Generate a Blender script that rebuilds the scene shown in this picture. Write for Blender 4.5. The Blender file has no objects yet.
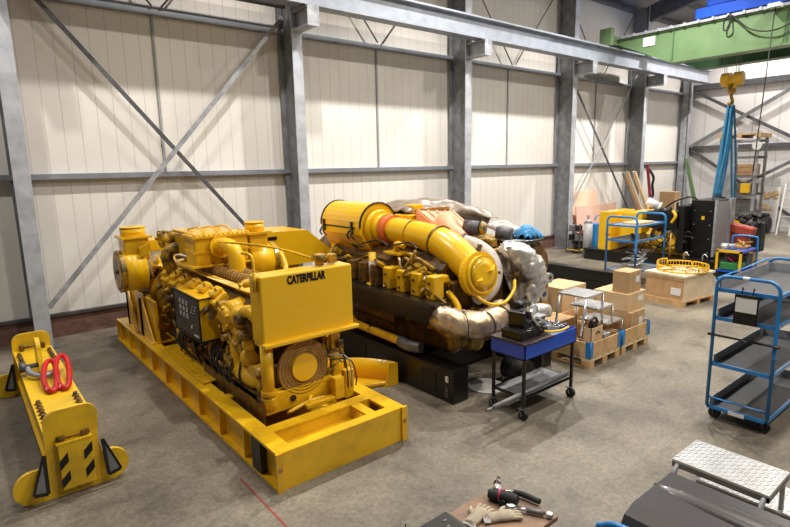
import bpy, bmesh, math, random
from mathutils import Vector, Matrix
random.seed(7)
PI = math.pi
C = bpy.context.scene.collection
ORG = {}

# ---------------------------------------------------------------- materials
def pm(name, col, rough=0.5, metal=0.0, var=0.12, scale=6.0, bump=0.0, dirt=None, dirt_amt=0.0, coat=0.0, alpha=1.0, dscale=2.2):
    m = bpy.data.materials.new(name); m.use_nodes = True
    nt = m.node_tree; b = nt.nodes['Principled BSDF']
    tc = nt.nodes.new('ShaderNodeTexCoord')
    nz = nt.nodes.new('ShaderNodeTexNoise'); nz.inputs['Scale'].default_value = scale; nz.inputs['Detail'].default_value = 6
    nt.links.new(tc.outputs['Object'], nz.inputs['Vector'])
    cr = nt.nodes.new('ShaderNodeValToRGB')
    a = [max(0, c*(1-var)) for c in col]; d = [min(1, c*(1+var)) for c in col]
    cr.color_ramp.elements[0].position = .3; cr.color_ramp.elements[1].position = .7
    cr.color_ramp.elements[0].color = (*a, 1); cr.color_ramp.elements[1].color = (*d, 1)
    nt.links.new(nz.outputs['Fac'], cr.inputs['Fac'])
    out = cr.outputs['Color']
    if dirt:
        n2 = nt.nodes.new('ShaderNodeTexNoise'); n2.inputs['Scale'].default_value = dscale; n2.inputs['Detail'].default_value = 9; n2.inputs['Roughness'].default_value = .7
        nt.links.new(tc.outputs['Object'], n2.inputs['Vector'])
        r2 = nt.nodes.new('ShaderNodeValToRGB'); r2.color_ramp.elements[0].position = .62-dirt_amt*.3; r2.color_ramp.elements[1].position = .75-dirt_amt*.15
        r2.color_ramp.elements[1].color = (dirt_amt, dirt_amt, dirt_amt, 1); r2.color_ramp.elements[0].color = (0, 0, 0, 1)
        nt.links.new(n2.outputs['Fac'], r2.inputs['Fac'])
        mx = nt.nodes.new('ShaderNodeMixRGB'); mx.inputs['Color2'].default_value = (*dirt, 1)
        nt.links.new(r2.outputs['Color'], mx.inputs['Fac']); nt.links.new(out, mx.inputs['Color1']); out = mx.outputs['Color']
    nt.links.new(out, b.inputs['Base Color'])
    b.inputs['Roughness'].default_value = rough; b.inputs['Metallic'].default_value = metal
    b.inputs['Coat Weight'].default_value = coat; b.inputs['Alpha'].default_value = alpha
    if bump:
        bp = nt.nodes.new('ShaderNodeBump'); bp.inputs['Strength'].default_value = bump; bp.inputs['Distance'].default_value = .02
        nt.links.new(nz.outputs['Fac'], bp.inputs['Height']); nt.links.new(bp.outputs['Normal'], b.inputs['Normal'])
    return m

def panel_mat(name, col, axis, pitch, stain=None):
    m = bpy.data.materials.new(name); m.use_nodes = True
    nt = m.node_tree; b = nt.nodes['Principled BSDF']; L = nt.links.new
    g = nt.nodes.new('ShaderNodeNewGeometry'); sx = nt.nodes.new('ShaderNodeSeparateXYZ'); L(g.outputs['Position'], sx.inputs[0])
    dv = nt.nodes.new('ShaderNodeMath'); dv.operation = 'DIVIDE'; dv.inputs[1].default_value = pitch; L(sx.outputs[axis], dv.inputs[0])
    fr = nt.nodes.new('ShaderNodeMath'); fr.operation = 'FRACT'; L(dv.outputs[0], fr.inputs[0])
    lt = nt.nodes.new('ShaderNodeMath'); lt.operation = 'LESS_THAN'; lt.inputs[1].default_value = .045; L(fr.outputs[0], lt.inputs[0])
    nz = nt.nodes.new('ShaderNodeTexNoise'); nz.inputs['Scale'].default_value = .7; nz.inputs['Detail'].default_value = 8; L(g.outputs['Position'], nz.inputs['Vector'])
    cr = nt.nodes.new('ShaderNodeValToRGB'); cr.color_ramp.elements[0].position = .3; cr.color_ramp.elements[1].position = .65
    cr.color_ramp.elements[0].color = (*[c*.9 for c in col], 1); cr.color_ramp.elements[1].color = (*col, 1); L(nz.outputs['Fac'], cr.inputs['Fac'])
    mx = nt.nodes.new('ShaderNodeMixRGB'); mx.inputs['Color2'].default_value = (*[c*.72 for c in col], 1)
    L(lt.outputs[0], mx.inputs['Fac']); L(cr.outputs['Color'], mx.inputs['Color1']); L(mx.outputs['Color'], b.inputs['Base Color'])
    bp = nt.nodes.new('ShaderNodeBump'); bp.inputs['Strength'].default_value = .5; bp.inputs['Distance'].default_value = .01; bp.invert = True
    L(lt.outputs[0], bp.inputs['Height']); L(bp.outputs['Normal'], b.inputs['Normal'])
    b.inputs['Roughness'].default_value = .55
    return m

def concrete():
    m = bpy.data.materials.new('concrete'); m.use_nodes = True
    nt = m.node_tree; b = nt.nodes['Principled BSDF']; L = nt.links.new
    g = nt.nodes.new('ShaderNodeNewGeometry')
    def noise(s, d, r=.6):
        n = nt.nodes.new('ShaderNodeTexNoise'); n.inputs['Scale'].default_value = s; n.inputs['Detail'].default_value = d; n.inputs['Roughness'].default_value = r
        L(g.outputs['Position'], n.inputs['Vector']); return n
    def ramp(n, p0, c0, p1, c1):
        r = nt.nodes.new('ShaderNodeValToRGB'); r.color_ramp.elements[0].position = p0; r.color_ramp.elements[1].position = p1
        r.color_ramp.elements[0].color = (*c0, 1); r.color_ramp.elements[1].color = (*c1, 1); L(n.outputs['Fac'], r.inputs['Fac']); return r
    base = ramp(noise(.8, 10, .65), .3, (.10, .087, .066), .70, (.33, .288, .225))
    fine = ramp(noise(22, 10, .85), .38, (.5, .5, .5), .66, (1.2, 1.18, 1.15))
    spots = ramp(noise(1.9, 9, .72), .54, (1, 1, 1), .70, (.42, .40, .37))
    m1 = nt.nodes.new('ShaderNodeMixRGB'); m1.blend_type = 'MULTIPLY'; m1.inputs['Fac'].default_value = 1
    L(base.outputs['Color'], m1.inputs['Color1']); L(fine.outputs['Color'], m1.inputs['Color2'])
    m2 = nt.nodes.new('ShaderNodeMixRGB'); m2.blend_type = 'MULTIPLY'; m2.inputs['Fac'].default_value = .8
    L(m1.outputs['Color'], m2.inputs['Color1']); L(spots.outputs['Color'], m2.inputs['Color2'])
    # saw-cut joints every 5 m
    sx = nt.nodes.new('ShaderNodeSeparateXYZ'); L(g.outputs['Position'], sx.inputs[0])
    last = m2.outputs['Color']
    for ax, off, pitch in (('X', 1.15, 5.3), ('Y', 3.0, 5.2)):
        ad = nt.nodes.new('ShaderNodeMath'); ad.operation = 'ADD'; ad.inputs[1].default_value = off; L(sx.outputs[ax], ad.inputs[0])
        dv = nt.nodes.new('ShaderNodeMath'); dv.operation = 'DIVIDE'; dv.inputs[1].default_value = pitch; L(ad.outputs[0], dv.inputs[0])
        fr = nt.nodes.new('ShaderNodeMath'); fr.operation = 'FRACT'; L(dv.outputs[0], fr.inputs[0])
        lt = nt.nodes.new('ShaderNodeMath'); lt.operation = 'LESS_THAN'; lt.inputs[1].default_value = .0014; L(fr.outputs[0], lt.inputs[0])
        mx = nt.nodes.new('ShaderNodeMixRGB'); mx.inputs['Color2'].default_value = (.13, .11, .095, 1)
        L(lt.outputs[0], mx.inputs['Fac']); L(last, mx.inputs['Color1']); last = mx.outputs['Color']
    L(last, b.inputs['Base Color'])
    rr = nt.nodes.new('ShaderNodeMapRange'); rr.inputs[3].default_value = .38; rr.inputs[4].default_value = .7
    L(noise(1.5, 5).outputs['Fac'], rr.inputs[0]); L(rr.outputs[0], b.inputs['Roughness'])
    bp = nt.nodes.new('ShaderNodeBump'); bp.inputs['Strength'].default_value = .15; bp.inputs['Distance'].default_value = .01
    L(noise(20, 6).outputs['Fac'], bp.inputs['Height']); L(bp.outputs['Normal'], b.inputs['Normal'])
    return m

def brick_mat():
    m = bpy.data.materials.new('brick_plinth'); m.use_nodes = True
    nt = m.node_tree; b = nt.nodes['Principled BSDF']; L = nt.links.new
    g = nt.nodes.new('ShaderNodeNewGeometry'); sx = nt.nodes.new('ShaderNodeSeparateXYZ'); cb = nt.nodes.new('ShaderNodeCombineXYZ')
    L(g.outputs['Position'], sx.inputs[0]); L(sx.outputs['X'], cb.inputs['X']); L(sx.outputs['Z'], cb.inputs['Y'])
    br = nt.nodes.new('ShaderNodeTexBrick'); L(cb.outputs[0], br.inputs['Vector'])
    br.inputs['Color1'].default_value = (.22, .10, .07, 1); br.inputs['Color2'].default_value = (.30, .15, .11, 1); br.inputs['Mortar'].default_value = (.16, .12, .10, 1)
    br.inputs['Scale'].default_value = 4.5
    nz = nt.nodes.new('ShaderNodeTexNoise'); nz.inputs['Scale'].default_value = 5; L(g.outputs['Position'], nz.inputs['Vector'])
    mx = nt.nodes.new('ShaderNodeMixRGB'); mx.blend_type = 'MULTIPLY'; mx.inputs['Fac'].default_value = .7
    L(br.outputs['Color'], mx.inputs['Color1']); L(nz.outputs['Fac'], mx.inputs['Color2']); L(mx.outputs['Color'], b.inputs['Base Color'])
    b.inputs['Roughness'].default_value = .9
    return m

def emit(name, col, s):
    m = bpy.data.materials.new(name); m.use_nodes = True; b = m.node_tree.nodes['Principled BSDF']
    b.inputs['Emission Color'].default_value = (*col, 1); b.inputs['Emission Strength'].default_value = s; return m

YEL = (.82, .475, .008)
MT = {
 'yellow': pm('yellow_paint', YEL, .34, 0, .06, 3, dirt=(.22, .11, .01), dirt_amt=.45, coat=.35),
 'yellow_clean': pm('clean_yellow_paint', (.86, .505, .007), .30, 0, .04, 2, coat=.5),
 'yellow_dirty': pm('grimy_yellow_paint', (.70, .395, .01), .40, 0, .2, 9, .12, dirt=(.03, .018, .008), dirt_amt=.95, coat=.2, dscale=6),
 'yellow_brown': pm('brown_yellow_casting', (.22, .105, .014), .5, 0, .35, 12, .2, dirt=(.02, .014, .01), dirt_amt=.9, dscale=7),
 'lime': pm('lifting_beam_yellow', (.86, .53, .012), .4, 0, .05, 4, dirt=(.3, .2, .02), dirt_amt=.5, coat=.2),
 'galv': pm('galvanised_steel', (.42, .44, .48), .45, .3, .2, 5, dirt=(.2, .2, .22), dirt_amt=.7, dscale=3),
 'galv_dark': pm('dull_steel', (.20, .20, .21), .5, .4, .25, 6),
 'dark_steel': pm('dark_steel', (.10, .10, .11), .5, .4, .25, 6),
 'galv_lit': pm('lit_galvanised_steel', (.52, .55, .61), .42, .3, .15, 5, dirt=(.3, .31, .34), dirt_amt=.5, dscale=3),  # lit copy of the column steel, light put into the colour
 'galv_shaded': pm('shaded_galvanised_steel', (.23, .24, .26), .5, .3, .25, 5, dirt=(.13, .13, .14), dirt_amt=.6, dscale=3),  # shaded copy of the column steel, shade put into the colour
 'girt': pm('girt_steel', (.27, .29, .34), .45, .3, .12, 4),
 'rail': pm('grey_blue_steel', (.34, .37, .43), .42, .35, .12, 4),
 'black': pm('black_paint', (.005, .005, .0055), .32, 0, .4, 6, coat=.1),
 'black_dull': pm('dull_black', (.009, .009, .0085), .6, 0, .3, 10),
 'rubber': pm('black_rubber', (.015, .015, .015), .7, 0, .2, 10),
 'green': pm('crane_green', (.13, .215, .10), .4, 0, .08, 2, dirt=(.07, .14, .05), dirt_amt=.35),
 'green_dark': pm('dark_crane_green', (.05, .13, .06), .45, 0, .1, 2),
 'blue': pm('cart_blue', (.015, .19, .50), .35, 0, .12, 5, coat=.3),
 'blue_deep': pm('deep_blue_paint', (.008, .07, .50), .32, 0, .08, 4, coat=.3),
 'blue_sling': pm('blue_webbing', (.025, .17, .33), .8, 0, .25, 9),
 'shelf_grey': pm('grey_shelf_liner', (.065, .065, .07), .45, .2, .2, 7),
 'shelf_light': pm('light_shelf_liner', (.35, .37, .40), .4, .2, .15, 7),
 'alu': pm('aluminium', (.62, .63, .64), .35, .75, .1, 8),
 'chrome': pm('chrome', (.75, .75, .76), .15, 1, .03, 8),
 'wood': pm('raw_wood', (.56, .36, .17), .7, 0, .18, 9),
 'wood_pale': pm('pale_wood', (.72, .56, .34), .7, 0, .12, 9),
 'wood_dark': pm('worn_board', (.17, .12, .08), .6, 0, .4, 7, dirt=(.34, .19, .11), dirt_amt=.8, dscale=4),
 'maroon': pm('maroon_paint', (.22, .015, .05), .5, 0, .15, 6),
 'lid': pm('dark_brown_board', (.035, .02, .022), .4, 0, .3, 6),
 'ply_shaded': pm('plywood', (.50, .30, .14), .6, 0, .12, 6),  # plywood darkened for the shaded side of the crate
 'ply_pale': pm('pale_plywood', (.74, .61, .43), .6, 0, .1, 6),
 'card': pm('cardboard', (.47, .30, .15), .8, 0, .1, 6),
 'card_light': pm('light_cardboard', (.62, .43, .24), .8, 0, .08, 6),
 'red': pm('red_plastic', (.52, .01, .015), .35, 0, .15, 6),
 'red_dull': pm('dull_red', (.33, .05, .03), .5, 0, .15, 6),
 'orange': pm('salmon_primer', (.86, .34, .19), .5, 0, .15, 6),
 'orange_red': pm('orange_silicone', (.72, .16, .03), .5, 0, .1, 6),
 'lag': pm('pale_lagging', (.50, .46, .43), .7, 0, .15, 14, .3),
 'foil': pm('silver_foil', (.80, .77, .72), .32, .7, .2, 14, .8),
 'foil_warm': pm('warm_foil', (.82, .66, .46), .34, .55, .25, 12, .9, dirt=(.45, .25, .10), dirt_amt=.7, dscale=5),
 'plastic': pm('grey_plastic_sheet', (.26, .21, .165), .3, 0, .35, 6, .4),
 'cloth_blue': pm('blue_cloth', (.05, .27, .55), .6, 0, .3, 8, .3),
 'white': pm('white_paint', (.75, .75, .74), .5, 0, .04, 8),
 'grey': pm('grey_paint', (.33, .33, .34), .45, 0, .08, 8),
 'pink': pm('pink_board', (.70, .44, .35), .8, 0, .06, 3),
 'pink_light': pm('light_pink_board', (.84, .58, .42), .8, 0, .05, 3),
 'hood': pm('grey_hood', (.045, .041, .044), .33, 0, .1, 3, coat=.3),
 'brown': pm('brown_fan', (.40, .23, .06), .5, 0, .3, 12, .2),
 'glass': pm('dial_glass', (.7, .7, .68), .2, 0, .02, 8),
 'textile': pm('glove_canvas', (.42, .36, .27), .9, 0, .25, 14, .4),
 'magenta': pm('magenta_trim', (.6, .02, .12), .4, 0, .02, 8),
 'green_plastic': pm('green_crate', (.03, .20, .05), .5, 0, .1, 8),
 'roof': panel_mat('roof_sheet', (.30, .30, .31), 'X', .3),
 'wall': panel_mat('cream_wall_panel', (.80, .77, .72), 'X', .268),
 'wall_end': panel_mat('end_wall_panel', (.68, .66, .65), 'Y', .9),
 'floor': concrete(), 'brick': brick_mat(),
}

# ---------------------------------------------------------------- mesh builder (world coordinates)
def axes(d):
    d = Vector(d).normalized(); up = Vector((0, 0, 1)) if abs(d.z) < .95 else Vector((1, 0, 0))
    u = d.cross(up).normalized(); return u, u.cross(d).normalized(), d
class MB:
    def __init__(s): s.v = []; s.f = []; s.sm = []; s.pc = []
    def add(s, vs, fs, smooth=False):
        n = len(s.v); s.v += [Vector(v) for v in vs]
        k = len(s.f); s.f += [tuple(i+n for i in f) for f in fs]; s.sm += [smooth]*len(fs); s.pc.append((n, len(s.v), k, len(s.f))); return s
    def box(s, x0, x1, y0, y1, z0, z1, b=0.0):
        if b <= 0:
            return s.add([(x0,y0,z0),(x1,y0,z0),(x1,y1,z0),(x0,y1,z0),(x0,y0,z1),(x1,y0,z1),(x1,y1,z1),(x0,y1,z1)],
                     [(3,2,1,0),(4,5,6,7),(0,1,5,4),(1,2,6,5),(2,3,7,6),(3,0,4,7)])
        bm = bmesh.new(); bmesh.ops.create_cube(bm, size=1)
        for v in bm.verts: v.co = Vector(((x0+x1)/2+v.co.x*(x1-x0), (y0+y1)/2+v.co.y*(y1-y0), (z0+z1)/2+v.co.z*(z1-z0)))
        b = min(b, .45*min(abs(x1-x0), abs(y1-y0), abs(z1-z0)))
        bmesh.ops.bevel(bm, geom=bm.edges[:], offset=b, segments=2, affect='EDGES', profile=.5)
        bm.verts.index_update(); s.add([v.co.copy() for v in bm.verts], [tuple(v.index for v in f.verts) for f in bm.faces]); bm.free(); return s
    def obox(s, c, sz, rot=(0,0,0), b=0.0):
        t = MB(); t.box(-sz[0]/2, sz[0]/2, -sz[1]/2, sz[1]/2, -sz[2]/2, sz[2]/2, b)
        from mathutils import Euler
        R = Euler(rot).to_matrix(); return s.add([R @ v + Vector(c) for v in t.v], t.f)
    def bar(s, p, q, w, h=None, roll=0):
        h = h or w; p, q = Vector(p), Vector(q); u, v, d = axes(q-p)
        if roll: M = Matrix.Rotation(roll, 3, d); u, v = M @ u, M @ v
        r = [(-1,-1),(1,-1),(1,1),(-1,1)]
        vs = [P+u*a*w/2+v*b*h/2 for P in (p, q) for a, b in r]
        return s.add(vs, [(0,1,2,3),(7,6,5,4),(0,4,5,1),(1,5,6,2),(2,6,7,3),(3,7,4,0)])
    def cyl(s, p, q, r, r2=None, n=20, cap=True):
        r2 = r if r2 is None else r2; p, q = Vector(p), Vector(q); u, v, d = axes(q-p)
        vs = []
        for P, R in ((p, r), (q, r2)):
            vs += [P+(u*math.cos(2*PI*i/n)+v*math.sin(2*PI*i/n))*R for i in range(n)]
        s.add(vs, [(i, (i+1) % n, n+(i+1) % n, n+i) for i in range(n)], True)
        if cap: k = len(s.v)-2*n; s.f += [tuple(k+i for i in reversed(range(n))), tuple(k+n+i for i in range(n))]; s.sm += [False, False]; s.pc[-1] = (*s.pc[-1][:3], len(s.f))
        return s
    def ring(s, p, q, ro, ri, n=28):
        p, q = Vector(p), Vector(q); u, v, d = axes(q-p); vs = []
        for P, R in ((p, ro), (q, ro), (q, ri), (p, ri)):
            vs += [P+(u*math.cos(2*PI*i/n)+v*math.sin(2*PI*i/n))*R for i in range(n)]
        fs = []
        for k in range(4):
            for i in range(n): j = (i+1) % n; k2 = (k+1) % 4; fs.append((k*n+i, k*n+j, k2*n+j, k2*n+i))
        return s.add(vs, fs, False)
    def tube(s, pts, r, n=10, smooth=True, closed=False, cap=True):
        P = [Vector(p) for p in pts]
        if smooth and len(P) > 2:
            Q = []; m = len(P); rng = range(m if closed else m-1); rr = []
            for i in rng:
                a = P[(i-1) % m] if closed or i > 0 else P[0]; b_, c = P[i], P[(i+1) % m]; d = P[(i+2) % m] if closed or i+2 < m else P[-1]
                for k in range(6):
                    t = k/6; Q.append(.5*((2*b_)+(c-a)*t+(2*a-5*b_+4*c-d)*t*t+(3*b_-a-3*c+d)*t**3))
                    if not isinstance(r, (int, float)): rr.append(r[i]*(1-t)+r[(i+1) % m]*t)
            if not closed:
                Q.append(P[-1])
                if not isinstance(r, (int, float)): rr.append(r[-1])
            P = Q
            if not isinstance(r, (int, float)): r = rr
        m = len(P); R = [r]*m if isinstance(r, (int, float)) else r
        vs = []; pu = None
        for i in range(m):
            if closed: d = P[(i+1) % m]-P[i-1]
            else: d = P[min(i+1, m-1)]-P[max(i-1, 0)]
            if d.length < 1e-9: d = Vector((0,0,1))
            d.normalize()
            if pu is None: u, v, _ = axes(d)
            else:
                u = pu-d*pu.dot(d)
                u = axes(d)[0] if u.length < 1e-6 else u.normalized(); v = d.cross(u)
            pu = u
            vs += [P[i]+(u*math.cos(2*PI*k/n)+v*math.sin(2*PI*k/n))*R[i] for k in range(n)]
        fs = []
        for i in range(m if closed else m-1):
            for k in range(n):
                j = (i+1) % m; fs.append((i*n+k, i*n+(k+1) % n, j*n+(k+1) % n, j*n+k))
        s.add(vs, fs, True)
        if cap and not closed:
            k = len(s.v)-m*n; s.f += [tuple(k+i for i in reversed(range(n))), tuple(k+(m-1)*n+i for i in range(n))]; s.sm += [False, False]; s.pc[-1] = (*s.pc[-1][:3], len(s.f))
        return s
    def prism(s, poly, plane, a, b):
        """poly of 2D points extruded along the axis: plane 'XZ' runs along Y, 'YZ' along X, 'XY' along Z"""
        f = {'XZ': lambda p, t: (p[0], t, p[1]), 'YZ': lambda p, t: (t, p[0], p[1]), 'XY': lambda p, t: (p[0], p[1], t)}[plane]
        n = len(poly); vs = [f(p, a) for p in poly]+[f(p, b) for p in poly]
        return s.add(vs, [tuple(reversed(range(n))), tuple(range(n, 2*n))]+[(i, (i+1) % n, n+(i+1) % n, n+i) for i in range(n)])
    def sphere(s, c, r, n=14, m=9, sc=(1,1,1)):
        vs = []; fs = []
        for i in range(m+1):
            t = PI*i/m
            for k in range(n):
                p = 2*PI*k/n; vs.append((c[0]+r*sc[0]*math.sin(t)*math.cos(p), c[1]+r*sc[1]*math.sin(t)*math.sin(p), c[2]+r*sc[2]*math.cos(t)))
        for i in range(m):
            for k in range(n): fs.append((i*n+k, (i+1)*n+k, (i+1)*n+(k+1) % n, i*n+(k+1) % n))
        return s.add(vs, fs, True)
    def sheet(s, fn, nu=30, nv=30, smooth=True):
        vs = [fn(i/nu, j/nv) for j in range(nv+1) for i in range(nu+1)]
        return s.add(vs, [(j*(nu+1)+i, j*(nu+1)+i+1, (j+1)*(nu+1)+i+1, (j+1)*(nu+1)+i) for j in range(nv) for i in range(nu)], smooth)
    def each(s, name, mat, parent):
        out = []
        for (v0, v1, f0, f1) in s.pc:
            m = MB(); m.v = s.v[v0:v1]; m.f = [tuple(i-v0 for i in f) for f in s.f[f0:f1]]; m.sm = s.sm[f0:f1]; out.append(m.build(name, mat, parent))
        return out
    def merge(s, o): return s.add(o.v, o.f)
    def build(s, name, mat, parent=None, label=None, solid=0):
        if parent is None:
            xs = [v.x for v in s.v]; ys = [v.y for v in s.v]; org = Vector(((min(xs)+max(xs))/2, (min(ys)+max(ys))/2, min(v.z for v in s.v)))
        else: org = ORG[parent.name]
        me = bpy.data.meshes.new(name); me.from_pydata([v-org for v in s.v], [], s.f)
        me.polygons.foreach_set('use_smooth', s.sm)
        bm = bmesh.new(); bm.from_mesh(me); bmesh.ops.recalc_face_normals(bm, faces=bm.faces); bm.to_mesh(me); bm.free()
        me.materials.append(MT[mat]); o = bpy.data.objects.new(name, me); C.objects.link(o)
        if parent is None: o.location = org
        else: o.parent = parent
        ORG[o.name] = org
        if solid:
            md = o.modifiers.new('Solidify', 'SOLIDIFY'); md.thickness = solid
        if label: o['label'] = label
        return o

def thing(name, label, cat, loc, group=None):
    o = bpy.data.objects.new(name, None); C.objects.link(o); o.location = loc; o.empty_display_size = .1
    ORG[o.name] = Vector(loc); o['label'] = label; o['category'] = cat
    if group: o['group'] = group
    return o
def tag(o, label, cat, group=None, kind=None):
    o['label'] = label; o['category'] = cat
    if group: o['group'] = group
    if kind: o['kind'] = kind
    return o
def struct(o): o['kind'] = 'structure'; return o
def copy_tree(o, loc, label, rz=None):
    r = o.copy(); C.objects.link(r); r.location = loc; r['label'] = label
    if rz is not None: r.rotation_euler.z = rz
    for ch in list(o.children):
        c = ch.copy(); C.objects.link(c); c.parent = r
        for g in list(ch.children): d = g.copy(); C.objects.link(d); d.parent = c
    return r
def text_part(name, body, size, mat, parent, loc, rot, bold=0.0, sx=1.0):
    cu = bpy.data.curves.new('t', 'FONT'); cu.body = body; cu.size = size; cu.extrude = .002; cu.offset = bold; cu.align_x = 'CENTER'; cu.align_y = 'CENTER'
    t = bpy.data.objects.new('t', cu); C.objects.link(t); bpy.context.view_layer.update()
    dg = bpy.context.evaluated_depsgraph_get(); me = bpy.data.meshes.new_from_object(t.evaluated_get(dg))
    bpy.data.objects.remove(t)
    from mathutils import Euler
    M = Matrix.Translation(Vector(loc)-ORG[parent.name]) @ Euler(rot).to_matrix().to_4x4() @ Matrix.Diagonal((sx, 1, 1, 1)); me.transform(M)
    me.materials.clear(); me.materials.append(MT[mat]); o = bpy.data.objects.new(name, me); C.objects.link(o); o.parent = parent; ORG[o.name] = ORG[parent.name]; return o

# ---------------------------------------------------------------- camera (from vanishing points of the hall)
H = 2.8
cam = bpy.data.objects.new('camera', bpy.data.cameras.new('camera')); C.objects.link(cam)
R3 = [[0.77379021, -0.12677894, 0.62062534], [-0.63311897, -0.12350578, 0.76413787], [-0.02022577, -0.98421208, -0.17583371]]
cam.matrix_world = Matrix(((R3[0][0], -R3[0][1], -R3[0][2], 0), (R3[1][0], -R3[1][1], -R3[1][2], 0), (R3[2][0], -R3[2][1], -R3[2][2], H), (0, 0, 0, 1)))
cam.data.sensor_width = 36; cam.data.lens = 539/790*36; cam.data.clip_end = 200; cam.data.clip_start = .05
bpy.context.scene.camera = cam

# ---------------------------------------------------------------- the hall
WY = 10.8; EX = 25.2
struct(MB().box(-3.2, EX+.3, -6.2, WY+.3, -.2, 0).build('floor', 'floor'))
struct(MB().box(-3.2, EX+.2, WY, WY+.12, .38, 8.6).build('wall_back', 'wall'))
struct(MB().box(-3.2, EX, WY-.05, WY+.15, 0, .38).build('baseboard_back', 'brick'))
struct(MB().box(-3.2, EX, WY-.09, WY-.01, .37, .42).build('trim_1', 'dark_steel'))
struct(MB().box(EX, EX+.12, -6, WY, 0, 11.5).build('wall_right', 'wall_end'))
roof = MB(); roof.prism([(WY+.2, 8.35), (WY+.2, 8.45), (1.8, 10.9), (-6.2, 8.75), (-6.2, 8.65), (1.8, 10.8)], 'YZ', -3.2, EX+.2)
struct(roof.build('ceiling', 'roof'))
COLX = [0.87, 5.78, 10.80, 15.70, 20.33]
# horizontal girts of the long wall
for k, z in ((2, 2.76), (3, 5.62)):
    struct(MB().box(-3.2, EX, WY-.15, WY, z-.045, z+.045).build('trim_%d' % k, 'girt'))
struct(MB().box(-3.2, EX, WY-.14, WY, 8.2, 8.34).build('trim_4', 'galv_dark'))
n = 5
for x in (3.2, 8.3, 13.22, 18.05):
    struct(MB().box(x-.02, x+.02, WY-.04, WY, 2.8, 5.6).build('trim_%d' % n, 'grey')); n += 1
# girts of the end wall
for z, h in ((3.36, .14), (5.85, .22), (8.6, .14)):
    struct(MB().box(EX-.16, EX, -6, WY-.05, z-h/2, z+h/2).build('trim_%d' % n, 'dark_steel')); n += 1
# purlins under the roof
for yy in (9.6, 7.6, 5.6, 3.6):
    zz = 8.35+(WY+.2-yy)/9.2*2.45-.18
    struct(MB().box(-3, EX, yy-.05, yy+.05, zz-.1, zz+.1).build('trim_%d' % n, 'galv_dark')); n += 1
LBL = ['leftmost grey steel column, behind the yellow lifting beam', 'second grey steel column from the left, behind the yellow generator set',
       'third grey steel column from the left, behind the plastic sheeting', 'fourth grey steel column from the left, with black bucket at its foot',
       'fifth grey steel column from the left, behind the leaning planks']
def column(x, label, yf=10.1, top=8.3, bracket=True):
    t = thing('steel_column', label, 'column', (x, yf+.3, 0), 'columns along the long wall')
    o = MB()
    o.box(x-.115, x+.115, yf, yf+.022, 0, top); o.build('front_flange', 'galv_lit', t)
    o = MB(); o.box(x-.115, x+.115, yf+.58, yf+.602, .42, top); o.box(x-.01, x+.01, yf+.022, yf+.58, .0, top); o.build('column_web', 'galv_shaded', t)
    MB().box(x-.18, x+.18, yf-.06, yf+.55, 0, .025).build('base_plate', 'galv_dark', t)
    if bracket:
        b = MB(); b.box(x-.13, x+.13, 9.45, yf, 5.52, 5.54); b.box(x-.13, x+.13, 9.45, yf, 5.85, 5.87); b.box(x-.012, x+.012, 9.45, yf, 5.54, 5.85)
        b.box(x-.13, x+.13, 9.43, 9.45, 5.5, 5.885); b.build('rail_bracket', 'galv', t)
    r = MB(); rise = 2.45/9.2
    p = [(yf+.1, top-.55), (yf+.1, top), (1.9, top+(yf+.1-1.9)*rise), (1.9, top-.5+(yf+.1-1.9)*rise), (yf-1.6, top-.62+1.7*rise)]
    MB().prism(p, 'YZ', x-.09, x+.09).build('rafter', 'dark_steel', t)
for x, l in zip(COLX, LBL): column(x, l)
# corner column
t = thing('steel_column', 'slim grey steel column in the far corner of the hall', 'column', (24.85, 10.5, 0), 'columns along the long wall')
o = MB(); o.box(24.62, 24.95, 10.38, 10.40, 0, 8.3); o.box(24.62, 24.95, 10.66, 10.68, .42, 8.3); o.box(24.62, 24.64, 10.38, 10.68, .42, 8.3); o.build('column_shaft', 'galv', t)
MB().box(24.6, 24.98, 10.3, 10.7, 0, .025).build('base_plate', 'galv_dark', t)
# crane runway beam along the wall
t = thing('crane_runway_beam', 'long grey steel runway beam carried on the column brackets', 'beam', (10, 9.65, 5.89))
o = MB(); o.box(-3, 24.5, 9.5, 9.8, 5.89, 5.93); o.box(-3, 24.5, 9.5, 9.8, 6.36, 6.40); o.box(-3, 24.5, 9.64, 9.66, 5.92, 6.37); o.build('i_beam', 'rail', t)
MB().box(-3, 24.5, 9.62, 9.68, 6.40, 6.45).build('crane_rail', 'dark_steel', t)
MB().box(24.3, 24.42, 9.55, 9.75, 6.4, 6.75).build('end_stop', 'dark_steel', t)

def strap(name, label, cat, p, q, w, h, mat, group=None):
    o = MB().bar(p, q, w, h).build(name, mat); tag(o, label, cat, group); return o
# flat bar cross bracing, leftmost bay and fourth bay
strap('diagonal_brace', 'flat grey steel brace rising to the right behind the yellow generator set', 'brace', (1.02, 10.45, .60), (5.66, 10.45, 5.84), .03, .08, 'galv', 'cross braces')
strap('diagonal_brace', 'dark flat steel brace falling to the right behind the yellow generator set', 'brace', (1.05, 10.52, 5.95), (5.0, 10.52, 1.2), .03, .07, 'dark_steel', 'cross braces')
strap('diagonal_brace', 'dark steel brace falling right towards the leaning planks', 'brace', (15.83, 10.5, 5.82), (20.2, 10.5, 1.05), .025, .075, 'dark_steel', 'cross braces')
strap('diagonal_brace', 'pale steel brace rising right above the pink boards', 'brace', (15.83, 10.42, .95), (20.2, 10.42, 5.97), .02, .045, 'galv', 'cross braces')
strap('diagonal_brace', 'upper dark brace falling right on the end wall', 'brace', (25.05, 10.35, 5.7), (25.05, 6.3, 3.4), .05, .12, 'dark_steel', 'end wall braces')
strap('diagonal_brace', 'upper grey brace rising right on the end wall', 'brace', (24.98, 10.35, 3.4), (24.98, 6.3, 5.75), .05, .14, 'galv_dark', 'end wall braces')
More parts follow.
